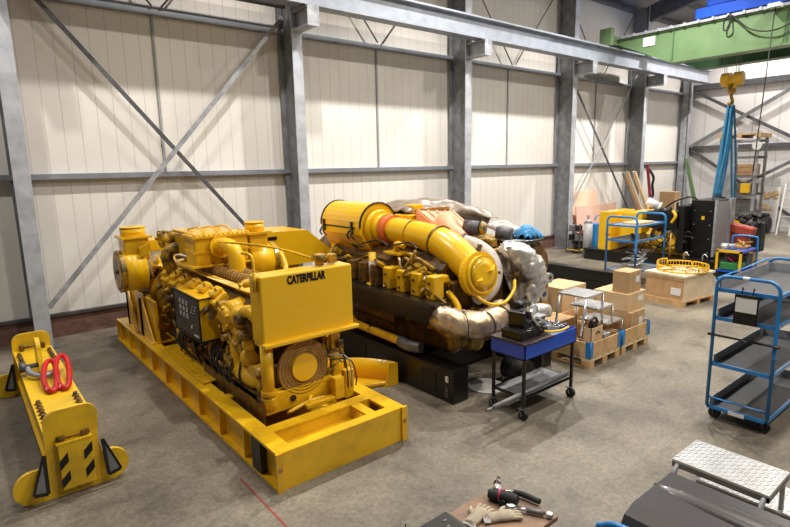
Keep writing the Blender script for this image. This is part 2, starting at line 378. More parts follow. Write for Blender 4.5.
strap('diagonal_brace', 'lower dark brace falling right behind the storage rack', 'brace', (25.05, 10.35, 3.3), (25.05, 6.3, .5), .05, .12, 'dark_steel', 'end wall braces')
strap('diagonal_brace', 'lower grey brace rising right from behind the storage rack', 'brace', (24.98, 10.35, .6), (24.98, 5.6, 3.3), .05, .12, 'galv_dark', 'end wall braces')
# thin tie rods in V above the upper girt
for i, xm in enumerate((3.25, 8.3, 13.25, 18.0)):
    w = ('first', 'second', 'third', 'fourth')[i]
    for sgn, nm in ((-1, 'left'), (1, 'right')):
        o = MB().cyl((xm+sgn*.08, 10.6, 5.7), (xm+sgn*2.15, 10.6, 8.15), .018, n=8).build('tie_rod', 'galv_dark')
        tag(o, '%s rod of the %s V above the wall girt' % (nm, w), 'rod', 'thin tie rods')
o = MB().cyl((1.0, 10.35, 6.05), (5.66, 10.35, 6.05), .07, n=14).build('strut_tube', 'galv_dark'); tag(o, 'horizontal steel strut tube between the two leftmost columns', 'strut')

# ---------------------------------------------------------------- overhead crane
t = thing('overhead_crane', 'green overhead bridge crane with blue hoist trolley and yellow hook block', 'crane', (17.9, 9.65, 6.45))
def girder(x0, x1, mat):
    o = MB(); o.prism([(9.95, 6.5), (9.95, 6.62), (-3, 6.62), (-3, 5.72), (7.75, 5.72), (9.4, 6.48)], 'YZ', x0+.04, x1-.04)
    o.box(x0, x1, -3, 9.95, 6.60, 6.64); o.box(x0, x1, -3, 7.8, 5.68, 5.73)
    o.prism([(9.42, 6.46), (9.40, 6.49), (7.74, 5.73), (7.78, 5.69)], 'YZ', x0, x1)
    return o.build('bridge_girder', mat, t)
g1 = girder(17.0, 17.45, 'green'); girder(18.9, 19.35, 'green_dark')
st = MB()
for y in (7.75, 4.9, 1.8): st.box(17.02, 17.04, y-.015, y+.015, 5.74, 6.6)
st.each('web_stiffener', 'green_dark', g1)
rl = MB().box(16.96, 17.06, -3, 9.5, 6.64, 6.71)
for k in range(30): rl.box(16.93, 17.0, 9.3-k*.38, 9.36-k*.38, 6.64, 6.73)
rl.build('trolley_rail', 'galv', t)
MB().box(17.02, 17.042, 8.3, 8.66, 6.28, 6.54).build('white_plate', 'white', t, 'blank white plate on the girder')
MB().box(16.7, 19.6, 9.5, 9.8, 6.46, 6.75, .02).build('end_truck', 'green', t)
MB().box(16.55, 16.7, 9.45, 9.85, 6.42, 6.95, .01).build('buffer_plate', 'green', t)
tr = MB(); tr.box(16.95, 19.3, .8, 7.15, 6.74, 7.02, .02); tr.build('trolley_frame', 'blue_deep', t)
tr = MB(); tr.box(17.0, 18.1, 5.2, 6.9, 7.03, 7.7, .05); tr.cyl((17.3, 4.0, 7.35), (17.3, 5.2, 7.35), .3); tr.box(18.2, 19.2, 4.5, 6.2, 7.04, 7.8, .03); tr.build('hoist_motor', 'blue_deep', t)
hx, hy = 18.0, 6.42
rp = MB()
for dx, dy in ((-.14, -.12), (.0, -.12), (.14, -.1), (-.14, .16), (.1, .2)): rp.cyl((hx+dx, hy+dy, 5.2), (hx+dx*2, hy+dy*1.6, 6.75), .009, n=6)
rp.build('wire_rope', 'galv_dark', t)
hb = MB(); hb.cyl((hx, hy-.27, 5.12), (hx, hy-.05, 5.12), .19, n=22); hb.cyl((hx, hy+.05, 5.12), (hx, hy+.27, 5.12), .19, n=22); hb.box(hx-.12, hx+.12, hy-.29, hy+.29, 4.98, 5.2, .03); hb.box(hx-.1, hx+.1, hy-.12, hy+.12, 4.85, 5.1, .02)
hbo = hb.build('hook_block', 'yellow', t)
hk = MB(); hk.cyl((hx, hy, 4.98), (hx, hy, 4.72), .13, .10); hk.tube([(hx, hy, 4.75), (hx+.02, hy, 4.62), (hx+.12, hy, 4.52), (hx+.08, hy, 4.38), (hx-.05, hy, 4.36), (hx-.13, hy, 4.45)], .045); hk.build('hook', 'yellow_dirty', hbo)
cb = MB(); cb.tube([(16.9, 6.2, 6.7), (16.9, 6.35, 6.55), (16.9, 6.35, 6.3), (16.9, 6.22, 6.35), (16.9, 6.2, 6.66), (16.9, 5.7, 6.2), (16.9, 5.1, 6.08), (16.9, 4.5, 6.35), (16.9, 3.9, 6.7)], .02, 6)
cb.build('festoon_cable', 'black_dull', t)
MB().cyl((16.8, 5.15, 6.6), (16.8, 5.3, 2.5), .014, n=6).build('pendant_cable', 'black_dull', t)
MB().box(16.7, 16.95, 5.02, 5.3, 6.6, 6.7, .01).build('cable_junction_box', 'white', t)
# blue round slings on the hook
ends = [((17.3, 6.42, 1.76), 'leftmost blue round sling hanging from the crane hook'), ((17.62, 6.46, 1.72), 'second blue round sling from the left on the crane hook'),
        ((17.95, 6.5, 1.7), 'third blue round sling from the left on the crane hook'), ((18.75, 6.38, 1.12), 'rightmost and longest blue round sling on the crane hook')]
for i, (e, l) in enumerate(ends):
    sx = hx-.1+.07*i
    o = MB(); o.tube([(sx, hy+.02, 4.42), (sx+(e[0]-sx)*.5-.03, hy+(e[1]-hy)*.5, (4.4+e[2])/2), e], .032, 8); o.tube([(sx+.05, hy-.04, 4.4), (sx+(e[0]-sx)*.5+.07, hy+(e[1]-hy)*.5-.08, (4.4+e[2])/2), (e[0]+.03, e[1]-.03, e[2]+.02)], .03, 8)
    tag(o.build('lifting_sling', 'blue_sling'), l, 'sling', 'blue lifting slings')

# ---------------------------------------------------------------- yellow generator set
G = thing('generator_set', 'yellow diesel generator set on a long yellow skid frame with lettered front tank', 'generator', (2.63, 7, 0))
def P(m, name, mat, par=None, label=None, solid=0): return m.build(name, mat, par or G, label, solid)
b = MB()
for xs, s in ((1.9, 1), (3.36, -1)):
    a, c = sorted((xs, xs+s*.17)); b.box(a, c, 4.02, 9.9, .335, .36); b.box(a-.01, c+.01, 4.02, 9.9, 0, .02)
    w = xs+s*.07; b.box(w-.008, w+.008, 4.02, 9.9, .02, .335)
b.box(1.94, 3.30, 4.016, 4.032, .002, .363); b.box(1.93, 3.33, 4.034, 4.13, .337, .363); b.box(1.93, 3.33, 4.42, 4.56, .337, .363); b.box(2.05, 3.2, 4.13, 4.42, .2, .22)
b.box(2.05, 3.2, 4.42, 4.435, .02, .34); b.box(2.05, 3.2, 4.55, 4.565, .02, .34)
for x0, x1 in ((1.88, 1.94), (3.3, 3.37)): b.box(x0, x1, 3.995, 4.018, 0, .37)
b.box(1.9, 3.36, 9.88, 9.9, 0, .36); b.box(2.0, 3.26, 4.6, 9.85, .12, .14)
b.box(2.95, 3.06, 4.131, 4.419, .334, .359)
for y in (5.5, 6.9, 8.3): b.box(2.05, 3.2, y, y+.12, .12, .34)
base = P(b, 'base_frame', 'yellow')
st = MB()
for k in range(9):
    y = 4.75+k*.62
    for x0, x1 in ((1.905, 1.965), (3.295, 3.355)): st.box(x0, x1, y-.008, y+.008, .02, .335)
st.each('stiffener_plate', 'yellow', base)
MB().box(1.895, 1.965, 4.36, 4.55, .02, .33).build('lifting_pocket', 'black', base)
hl = MB()
for x in (1.915, 3.335): hl.cyl((x, 3.99, .22), (x, 4.02, .22), .022, n=12)
hl.each('shackle_hole', 'brown', base)
# walkway and mounting plates at the left
w = MB(); w.box(1.98, 2.36, 6.0, 7.7, .37, .385)
for k in range(24):
    for j in range(5): w.box(2.0+j*.075, 2.04+j*.075, 6.03+k*.07, 6.055+k*.07, .385, .39)
P(w, 'tread_plate', 'yellow')
for y in (7.95, 8.75):
    g = MB(); g.prism([(y, .37), (y+.62, .37), (y+.62, .95), (y+.48, .95)], 'YZ', 1.98, 2.0); g.box(1.95, 2.35, y+.0, y+.66, .36, .38); g.box(1.98, 2.4, y+.5, y+.62, .38, .98)
    P(g, 'support_bracket', 'yellow')
sr = MB(); sr.prism([(4.75, .14), (4.75, .50), (4.9, .53), (6.4, .53), (6.4, .14)], 'YZ', 2.13, 2.15); sr.box(2.13, 2.24, 4.75, 6.4, .5, .53)
P(sr, 'engine_rail', 'yellow_brown')
g = MB(); g.box(2.03, 2.07, 7.95, 9.45, .37, .98); g.box(1.98, 2.3, 8.6, 8.75, .37, .95); P(g, 'bearer_plate', 'yellow')
# engine
o = MB(); o.box(2.28, 3.02, 4.95, 8.2, .36, .72, .05); o.box(2.36, 2.94, 4.9, 8.25, .5, .8, .04); P(o, 'oil_pan', 'yellow_brown')
o = MB(); o.box(2.36, 2.94, 5.0, 8.2, .72, 1.2, .04)
for s in (-1, 1):
    o.prism([(2.65, 1.1), (2.65+s*.2, 1.38), (2.65+s*.40, 1.24), (2.65+s*.32, .8)], 'XZ', 5.25, 8.15)
for k in range(8):
    for s in (-1, 1): o.cyl((2.65+s*.29, 5.35+k*.38, .9), (2.65+s*.33, 5.35+k*.38, .9), .09, n=12)
eng = P(o, 'engine_block', 'yellow_brown')  # dark colour puts shade into the gaps between the fittings
for s in (-1, 1):
    for k in range(6):
        y = 6.15+k*.36
        h = MB(); cx_ = 2.65+s*.35; h.obox((cx_, y, 1.28), (.22, .25, .18), (0, s*.6, 0), .03); h.obox((cx_+s*.03, y, 1.385), (.16, .17, .11), (0, s*.6, 0), .035)
        ho = P(h, 'cylinder_head', 'yellow', eng)
        q = MB()
        for dy in (-.09, .09): q.cyl((cx_+s*.05, y+dy*.7, 1.42), (cx_+s*.07, y+dy*.7, 1.46), .014, n=6)
        q.cyl((cx_+s*.14, y, 1.22), (cx_+s*.22, y, 1.17), .035, n=10); q.each('head_bolt', 'yellow_dirty', eng)
for s in (-1, 1):
    m = MB(); m.tube([(2.65+s*.20, 5.45, 1.46), (2.65+s*.20, 8.2, 1.46)], .045, 12, False); P(m, 'water_manifold', 'yellow', eng)
m = MB()
for s in (-1, 1):
    m.cyl((2.65+s*.08, 5.7, 1.52), (2.65+s*.08, 8.0, 1.52), .055)
    for k in range(28): m.ring((2.65+s*.08, 5.72+k*.08, 1.52), (2.65+s*.08, 5.755+k*.08, 1.52), .075, .05, 14)
P(m, 'corrugated_exhaust', 'brown', eng)
# aftercooler housing over the vee
a = MB(); a.box(2.30, 3.02, 6.85, 7.22, 1.60, 1.97, .02); a.box(2.38, 2.95, 7.22, 7.9, 1.66, 1.93, .02); ac = P(a, 'aftercooler_housing', 'yellow')
r = MB(); r.box(2.22, 3.08, 6.80, 7.28, 1.58, 1.61, .005); r.box(2.27, 3.05, 6.82, 7.25, 1.95, 1.985, .005)
r.box(2.27, 3.03, 6.835, 6.85, 1.76, 1.785); r.box(2.285, 2.3, 6.86, 7.2, 1.76, 1.785)
for k in range(12): r.cyl((2.30+k*.063, 6.82, 1.985), (2.30+k*.063, 6.84, 2.01), .012, n=6)
for k in range(4): r.cyl((2.29, 6.86+k*.1, 1.985), (2.29, 6.86+k*.1, 2.005), .014, n=6); r.cyl((3.03, 6.86+k*.1, 1.985), (3.03, 6.86+k*.1, 2.005), .014, n=6)
P(r, 'housing_flange', 'yellow', ac)
r = MB(); r.box(2.36, 2.94, 6.92, 7.9, 1.96, 2.0, .01)
for k in range(3): r.tube([(2.45+.18*k, 6.9, 2.02), (2.48+.18*k, 7.2, 2.06), (2.45+.18*k, 7.5, 2.02)], .014, 6)
P(r, 'top_cover', 'yellow', ac)
e = MB(); e.tube([(2.62, 6.87, 1.82), (2.63, 6.66, 1.86), (2.66, 6.52, 1.82), (2.68, 6.46, 1.70), (2.68, 6.45, 1.5), (2.68, 6.45, 1.36)], .10, 18); e.ring((2.62, 6.86, 1.82), (2.622, 6.80, 1.83), .145, .09); e.ring((2.68, 6.45, 1.50), (2.68, 6.45, 1.54), .14, .09)
P(e, 'charge_air_elbow', 'yellow_clean')
# turbochargers at the rear of the vee
t_ = MB(); t_.tube([(2.30, 7.85, 1.42), (2.24, 7.85, 1.6), (2.30, 7.85, 1.72), (2.5, 7.8, 1.74)], .085, 14); t_.cyl((2.32, 8.05, 1.86), (2.55, 8.0, 1.88), .10); t_.cyl((2.22, 8.05, 1.85), (2.33, 8.05, 1.86), .13, .10)
for k in range(8): t_.sphere((2.26+.09*math.cos(k*.8), 7.98+.04*math.sin(k*2), 1.88+.09*math.sin(k*.8)), .028, 8, 5)
P(t_, 'turbocharger', 'yellow_dirty')
t_ = MB(); t_.cyl((2.95, 8.2, 1.75), (3.2, 8.2, 1.8), .16); t_.tube([(3.0, 8.0, 1.6), (3.12, 8.2, 1.75), (3.05, 8.45, 1.8)], .09); P(t_, 'turbocharger', 'yellow_dirty')
# air cleaners
for s, xc, yc, zc, r0 in ((-1, 1.99, 8.55, 1.38, .30), (1, 3.18, 6.98, 1.56, .23)):
    d = MB(); d.cyl((xc-.24 if s < 0 else xc-.14, yc, zc), (xc+.10 if s < 0 else xc+.2, yc, zc), r0, n=36); fx = xc+s*.24
    dr = P(d, 'air_cleaner', 'yellow_clean')
    c_ = MB(); c_.ring((fx-s*.05, yc, zc), (fx+s*.01, yc, zc), r0+.012, r0-.02, 36)
    c_.cyl((fx, yc, zc), (fx+s*.025, yc, zc), r0-.03, r0-.06, 36); c_.cyl((fx+s*.02, yc, zc), (fx+s*.05, yc, zc), .03, n=8); P(c_, 'cleaner_rim', 'yellow_dirty', dr)
    q = MB(); w_ = .17 if s < 0 else .13; h_ = .50 if s < 0 else .40; q.box(xc-w_, xc+w_, yc-w_, yc+w_, zc+.15, zc+h_, .02); q.box(xc-w_-.04, xc+w_+.04, yc-w_-.04, yc+w_+.04, zc+h_-.02, zc+h_+.01); P(q, 'intake_box', 'yellow', dr)
    q = MB(); q.cyl((xc, yc, zc+h_), (xc, yc, zc+h_+.13), w_, n=26); q.cyl((xc, yc, zc+h_+.13), (xc, yc, zc+h_+.145), w_+.01, w_, n=26); P(q, 'intake_cap', 'yellow_clean', dr)
    q = MB(); q.tube([(xc-s*.2, yc, zc), (xc-s*.35, yc-.02, zc+.02)], .15, 16, False); q.tube([(xc-s*.3, yc-.02, zc+.02), (xc-s*.55, yc-.1, zc+.08)], [.12, .1], 14, False); P(q, 'intake_neck', 'yellow', dr)
    q = MB()
    for k in range(4): q.ring((xc-s*(.37+.045*k), yc-.03, zc+.03), (xc-s*(.395+.045*k), yc-.03, zc+.03), .15, .1, 18)
    P(q, 'rubber_bellows', 'rubber', dr)
d = MB(); d.box(2.05, 2.5, 8.55, 8.85, 1.62, 1.8, .01); d.prism([(2.0, 1.58), (2.15, 1.66), (2.15, 1.80), (2.0, 1.72)], 'XZ', 8.3, 8.9); d.box(2.5, 3.3, 8.5, 8.9, 1.6, 1.78, .01)
P(d, 'air_duct', 'yellow')
# generator end and its terminal housing
d = MB(); d.cyl((2.65, 8.35, .95), (2.65, 9.75, .95), .52, n=32); d.cyl((2.65, 8.2, .95), (2.65, 8.4, .95), .42, .52, n=32); d.box(2.2, 3.1, 8.6, 9.6, .36, .6)
P(d, 'alternator', 'yellow_dirty')
d = MB(); d.prism([(3.36, 1.37), (3.36, 1.90), (4.16, 1.88), (4.6, 1.52), (4.6, 1.37)], 'XZ', 7.25, 8.05)
hs = P(d, 'terminal_housing', 'yellow_clean')
d = MB(); d.box(3.30, 4.05, 7.35, 7.95, .8, 1.37); d.box(3.0, 3.36, 7.3, 8.0, .8, 1.5); P(d, 'cable_duct', 'yellow')
MB().box(3.50, 3.64, 7.235, 7.25, 1.78, 1.83).build('black_plate', 'black', hs)
# control panel on the left side
pn = MB(); pn.box(2.06, 2.30, 6.16, 7.06, .76, 1.27, .008); pan = P(pn, 'control_panel', 'yellow_clean')
q = MB(); q.box(2.046, 2.06, 6.18, 7.04, .78, 1.25); P(q, 'instrument_face', 'black', pan)
q = MB(); q.box(2.04, 2.06, 6.15, 6.17, .75, 1.28); q.box(2.04, 2.06, 7.05, 7.07, .75, 1.28); q.box(2.04, 2.06, 6.17, 7.05, 1.262, 1.28); q.box(2.04, 2.06, 6.17, 7.05, .75, .765)
q.box(2.295, 2.31, 6.145, 6.165, .75, 1.28); q.box(2.06, 2.295, 6.145, 6.16, .75, .765); q.box(2.06, 2.295, 6.145, 6.16, 1.265, 1.28)
P(q, 'panel_gasket', 'rubber', pan)
random.seed(3)
q = MB()
for i in range(3):
    for j in range(3): q.ring((2.046, 6.56+i*.12, 1.0+j*.08), (2.038, 6.56+i*.12, 1.0+j*.08), .03, .022, 14)
for i in range(6): q.cyl((2.046, 6.26+i*.03, 1.16-.04*(i%3)), (2.036, 6.26+i*.03, 1.16-.04*(i%3)), .008, n=8)
q.cyl((2.046, 6.40, .9), (2.03, 6.40, .9), .02, n=8); q.box(2.038, 2.046, 6.2, 6.35, .80, .82)
q.each('dial', 'glass', pan)
MB().box(2.16, 2.22, 6.146, 6.16, 1.02, 1.17, .004).build('panel_lock', 'galv', pan)
pan.location.z = .06
# front: charge pump and water piping on the left
q = MB(); q.cyl((2.24, 5.75, 1.18), (2.44, 5.75, 1.22), .17, n=22); q.cyl((2.16, 5.75, 1.16), (2.26, 5.75, 1.18), .11, .17, n=22); q.sphere((2.3, 5.52, 1.22), .13); q.tube([(2.3, 5.5, 1.25), (2.28, 5.25, 1.33), (2.35, 5.1, 1.2)], .07)
q.box(2.22, 2.42, 5.35, 5.95, 1.0, 1.1, .02)
for k in range(7): q.cyl((2.15, 5.75+.13*math.cos(k*.9), 1.17+.13*math.sin(k*.9)), (2.2, 5.75+.13*math.cos(k*.9), 1.17+.13*math.sin(k*.9)), .018, n=6)
P(q, 'fuel_pump', 'yellow')
q = MB(); q.tube([(2.32, 5.6, 1.0), (2.26, 5.62, .95), (2.24, 5.6, .85), (2.24, 5.52, .66), (2.28, 5.3, .58)], .062, 14); q.tube([(2.24, 5.5, .62), (2.26, 5.2, .60), (2.3, 5.02, .62)], .10, 14); q.cyl((2.2, 5.12, .62), (2.4, 5.12, .62), .16, n=20)
q.box(2.2, 2.32, 5.0, 5.7, .5, .58, .02); q.sphere((2.3, 5.35, .8), .12); q.sphere((2.3, 5.35, .95), .09)
P(q, 'water_pump', 'yellow')
q = MB(); q.cyl((2.215, 4.78, .52), (2.215, 4.78, 1.1), .062, n=18); q.tube([(2.215, 4.78, .56), (2.22, 4.79, .47), (2.28, 4.86, .44), (2.4, 4.98, .46)], .075, 14); q.ring((2.215, 4.78, .58), (2.215, 4.78, .62), .078, .05); P(q, 'coolant_pipe', 'yellow')
q = MB(); q.box(2.16, 2.98, 4.76, 4.86, .36, .58, .015); q.box(2.9, 3.02, 4.62, 4.72, .36, .6, .01); q.box(3.08, 3.2, 4.7, 4.78, .3, .62, .01); q.box(3.02, 3.12, 4.85, 4.92, .4, 1.05, .01); xb = P(q, 'front_support', 'yellow')
MB().cyl((2.47, 4.75, .47), (2.47, 4.765, .47), .035, n=16).build('support_hole', 'black', xb)
# crank pulley with brown guard mesh
q = MB(); q.cyl((2.62, 4.74, .77), (2.62, 4.85, .77), .145, n=30); pl = P(q, 'crank_pulley', 'yellow_clean')
q = MB(); q.ring((2.62, 4.77, .77), (2.62, 4.80, .77), .29, .145, 36)
for k in range(36):
    a_ = k*PI/18; q.bar((2.62+.15*math.cos(a_), 4.765, .77+.15*math.sin(a_)), (2.62+.285*math.cos(a_), 4.765, .77+.285*math.sin(a_)), .006)
for rr in (.18, .215, .25, .285): q.ring((2.62, 4.76, .77), (2.62, 4.77, .77), rr+.004, rr-.004, 36)
P(q, 'damper_ring', 'brown', pl)
# expansion tank with lettering
q = MB(); q.box(2.17, 3.24, 4.73, 4.98, 1.10, 1.79, .018); tk = P(q, 'expansion_tank', 'yellow_clean')
q = MB(); q.box(2.15, 3.27, 4.66, 4.74, 1.085, 1.125, .01); q.box(2.18, 3.23, 4.74, 4.96, 1.07, 1.10); P(q, 'tank_ledge', 'yellow_clean', tk)
text_part('lettering', 'CATERPILLAR', .112, 'black', tk, (2.68, 4.727, 1.715), (PI/2, 0, 0), .0055, .64)
q = MB(); q.cyl((2.93, 4.88, 1.8), (2.93, 4.88, 1.86), .05); q.cyl((2.93, 4.88, 1.86), (2.93, 4.88, 1.90), .085, .09, 16); q.cyl((2.93, 4.88, 1.90), (2.93, 4.88, 1.915), .09, .04, 16); q.box(3.03, 3.13, 4.84, 4.92, 1.8, 1.9, .01); P(q, 'filler_cap', 'yellow_dirty', tk)
q = MB(); q.tube([(2.15, 4.8, 1.8), (2.16, 4.85, 1.98), (2.13, 5.0, 2.0)], .015, 8); q.cyl((2.15, 4.8, 1.64), (2.15, 4.8, 1.83), .022, n=8); P(q, 'vent_line', 'yellow', tk)
q = MB(); q.tube([(2.45, 6.4, 1.95), (2.75, 5.6, 1.93), (2.95, 4.95, 1.84)], .014, 8); q.tube([(2.5, 5.15, 1.62), (2.75, 5.3, 1.7), (2.85, 5.6, 1.86)], .03, 8); q.tube([(2.2, 5.3, 1.62), (2.6, 5.25, 1.66), (2.95, 5.4, 1.6)], .045, 10)
P(q, 'water_line', 'yellow')
# many small lines, fittings, wires
random.seed(11)
q = MB()
for k in range(26):
    y = random.uniform(5.0, 8.4); z = random.uniform(.6, 1.25); x = 2.3 if k % 3 else 2.98
    p = [(x, y, z)]
    for j in range(3): p.append((x+random.uniform(-.14, .05), p[-1][1]+random.uniform(-.28, .28), p[-1][2]+random.uniform(-.16, .16)))
    q.tube(p, random.choice((.012, .016, .022, .03)), 7)
q.each('fuel_line', 'yellow_dirty', G)
q = MB()
for k in range(55):
    x, y, z = random.uniform(2.18, 2.34), random.uniform(5.0, 8.5), random.uniform(.55, 1.3)
    if k % 2: q.obox((x, y, z), (random.uniform(.05, .14), random.uniform(.05, .2), random.uniform(.04, .14)), (random.random()*.4, random.random()*.4, 0), .012)
    else: q.cyl((x-.04, y, z), (x+.1, y, z), random.uniform(.025, .07), n=12)
for k_, o_ in enumerate(q.each('fitting', 'yellow_dirty', eng)):
    if k_ % 3 == 0: o_.data.materials[0] = MT['yellow_brown']  # brown bits, doubling as painted shade between the parts
q = MB()
for k in range(26):
    x, y, z = random.uniform(2.9, 3.22), random.uniform(4.72, 5.4), random.uniform(.45, 1.05)
    if k % 2: q.tube([(x, y, z), (x+random.uniform(-.1, .1), y+.02, z-random.uniform(.1, .3)), (x+random.uniform(-.15, .15), y-.02, z-random.uniform(.2, .4))], .014, 7)
    else: q.obox((x, y, z), (random.uniform(.04, .1), .06, random.uniform(.05, .2)), (0, 0, random.random()), .01)
q.each('side_fitting', 'yellow_dirty', tk)
q = MB()
for k in range(3): q.tube([(2.9, 4.75, .9-.06*k), (3.04+.05*k, 4.68, .84-.05*k), (3.08+.06*k, 4.66, .68-.07*k), (3.12+.05*k, 4.7, .42)], .008, 6)
for k in range(4): q.tube([(2.22, 6.1+.1*k, .8), (2.15, 5.95+.1*k, .62), (2.18, 5.8+.1*k, .45)], .007, 6)
for k_, o_ in enumerate(q.each('wire', 'galv', G)):
    if k_ != 1: o_.data.materials[0] = MT['rubber']
q = MB()
for k in range(14):
    y = random.uniform(5.4, 7.6); q.tube([(2.2, y, .75), (2.1+random.uniform(-.03, .05), y-.1, .6), (2.17, y-.22, .42)], .012, 6)
q.each('black_hose', 'rubber', eng)
q = MB(); q.tube([(2.35, 4.66, .38), (2.7, 4.72, .40), (3.0, 4.66, .38)], .02, 8); q.box(2.55, 2.9, 4.62, 4.7, .36, .41, .01); q.tube([(2.6, 4.68, .4), (2.85, 4.9, .46), (3.15, 4.9, .42)], .022, 8); P(q, 'drain_line', 'yellow')

# ---------------------------------------------------------------- second engine, centre
E2 = thing('marine_engine', 'large yellow engine on black skid with fat yellow air pipe and foil lagging', 'engine', (5.2, 6, 0))
def Q(m, name, mat, par=None, label=None, solid=0): return m.build(name, mat, par or E2, label, solid)
s_ = MB(); s_.box(4.3, 4.56, 4.25, 8.0, 0, .42, .008); s_.box(6.0, 6.26, 4.25, 8.0, 0, .42, .008); s_.box(4.56, 6.0, 7.7, 8.0, .05, .4); s_.box(4.56, 6.0, 5.0, 5.3, .05, .38)
sk = Q(s_, 'skid_frame', 'black')
s_ = MB()
for k in range(5): s_.box(4.292, 4.302, 4.55+k*.72, 4.8+k*.72, .1, .32)
s_.box(4.29, 4.31, 4.25, 8.0, .385, .42); s_.each('skid_pocket', 'black_dull', sk)
s_ = MB(); s_.box(4.285, 4.30, 4.33, 4.37, .26, .33); Q(s_, 'white_sticker', 'white', sk)
text_part('paint_mark', '355E', .07, 'galv_dark', sk, (4.291, 4.36, .13), (PI/2, PI/2, -PI/2), 0)
o = MB(); o.box(4.68, 5.85, 4.7, 7.9, .42, .88, .06); o.box(4.74, 5.8, 4.6, 8.0, .8, .95, .02); Q(o, 'oil_pan', 'yellow_brown')
o = MB(); o.box(4.75, 5.75, 4.7, 8.0, .9, 1.35, .04)
for s in (-1, 1): o.prism([(5.2, 1.2), (5.25+s*.2, 1.75), (5.25+s*.55, 1.5), (5.25+s*.5, 1.0)], 'XZ', 4.85, 8.0)
eb = Q(o, 'engine_block', 'yellow_brown')
for k in range(8):
    y = 4.70+k*.29
    v = MB(); v.box(4.42, 4.60, y, y+.15, 1.17, 1.47, .02); v.box(4.50, 4.70, y+.01, y+.14, 1.36, 1.46, .02)
    Q(v, 'valve_cover', 'yellow' if k < 4 else 'yellow_brown', eb)
    v = MB(); v.cyl((4.40, y+.085, 1.38), (4.42, y+.085, 1.38), .018, n=6); v.cyl((4.40, y+.085, 1.24), (4.42, y+.085, 1.24), .018, n=6); v.tube([(4.6, y+.22, 1.2), (4.54, y+.22, 1.36), (4.66, y+.22, 1.46)], .016, 8); v.each('cover_bolt', 'yellow_brown', eb)
tr = MB(); tr.prism([(4.16, 1.10), (4.20, 1.20), (4.55, 1.16), (4.55, 1.12), (4.24, 1.16), (4.20, 1.08)], 'XZ', 4.52, 7.6); tr.prism([(4.12, .98), (4.17, 1.16), (4.19, 1.15), (4.14, .98)], 'XZ', 4.50, 7.6); Q(tr, 'side_tray', 'black')
tr = MB(); tr.tube([(4.30, 7.0, .98), (4.28, 6.4, .72), (4.30, 6.25, .60), (4.32, 6.1, .57), (4.33, 5.2, .54)], .055, 14); lp = Q(tr, 'lower_pipe', 'yellow')
tr = MB(); tr.tube([(4.33, 5.25, .545), (4.33, 5.05, .53), (4.38, 4.9, .54)], .075, 14); Q(tr, 'pipe_hose', 'galv_dark', lp)
tr = MB(); tr.ring((4.325, 5.85, .56), (4.325, 5.9, .56), .065, .05); Q(tr, 'pipe_clamp', 'chrome', lp)
tr = MB(); tr.cyl((4.55, 5.5, .8), (4.55, 6.9, .8), .13); tr.cyl((4.55, 6.95, .85), (4.55, 7.5, .85), .1); tr.sphere((4.6, 5.3, .85), .12); tr.sphere((4.55, 7.1, .9), .14); Q(tr, 'oil_cooler', 'yellow_brown')
tr = MB(); tr.tube([(4.62, 5.0, .9), (4.5, 4.75, .85), (4.55, 4.55, .75), (4.75, 4.5, .62)], .06, 12); tr.sphere((4.62, 4.55, .62), .1, sc=(1, 1, 1.2)); tr.tube([(4.5, 4.9, .78), (4.6, 4.6, .9), (4.9, 4.5, .88)], .045, 12); tr.cyl((4.95, 4.45, .6), (4.95, 4.7, .6), .12)
Q(tr, 'raw_water_pump', 'yellow_dirty')
# air filter housing: half cylinder over a tapered box, axis along Y
def arc(cx_, cz, r, a0, a1, n=14): return [(cx_+r*math.cos(a0+(a1-a0)*i/n), cz+r*math.sin(a0+(a1-a0)*i/n)) for i in range(n+1)]
fx, fz = 4.98, 1.93
R_ = .345
h = MB(); h.prism(arc(fx, fz, R_, 0, PI)+[(fx-R_, fz-.12), (fx-.15, fz-.42), (fx+.15, fz-.42), (fx+R_, fz-.12)], 'XZ', 6.52, 7.6); fh = Q(h, 'air_filter_housing', 'yellow_clean')
for y0, y1 in ((6.50, 6.53), (7.585, 7.61)):
    h = MB(); h.prism(arc(fx, fz, R_+.014, -.05, PI+.05)+arc(fx, fz, R_-.005, PI+.05, -.05), 'XZ', y0, y1); Q(h, 'rim_gasket', 'black_dull', fh)
h = MB(); h.box(fx-R_-.008, fx-R_+.002, 6.65, 7.5, fz-.035, fz-.012); Q(h, 'side_gasket', 'black_dull', fh)
for y in (6.72, 7.50):
    l = MB(); l.box(fx-R_-.03, fx-R_+.002, y-.02, y+.02, fz-.12, fz+.07, .005); l.tube([(fx-R_-.02, y-.03, fz-.05), (fx-R_-.06, y-.05, fz-.13), (fx-R_-.02, y-.09, fz-.19)], .014, 6); l.tube([(fx-R_-.02, y+.03, fz-.05), (fx-R_-.06, y+.05, fz-.13), (fx-R_-.02, y+.06, fz-.19)], .014, 6)
    Q(l, 'latch', 'black', fh)
h = MB(); h.cyl((fx, 6.52, fz-.03), (fx, 6.42, fz-.03), .29, .26, 30); h.cyl((fx, 6.44, fz-.03), (fx, 6.28, fz-.03), .225, n=30); Q(h, 'housing_neck', 'yellow_clean', fh)
h = MB(); h.box(fx-.2, fx-.12, 6.6, 6.7, 1.2, 1.56); h.box(fx-.3, fx-.22, 7.3, 7.4, 1.2, 1.6); h.cyl((4.5, 6.05, 1.16), (4.5, 6.05, 1.62), .05); h.cyl((4.5, 6.05, 1.14), (4.5, 6.05, 1.18), .09); h.prism([(4.66, 1.72), (4.98, 1.36), (4.98, 1.72)], 'XZ', 6.49, 6.52); Q(h, 'housing_stand', 'yellow', fh)
MB().cyl((4.5, 6.05, 1.30), (4.5, 6.05, 1.5), .053).build('white_tape', 'lag', fh)
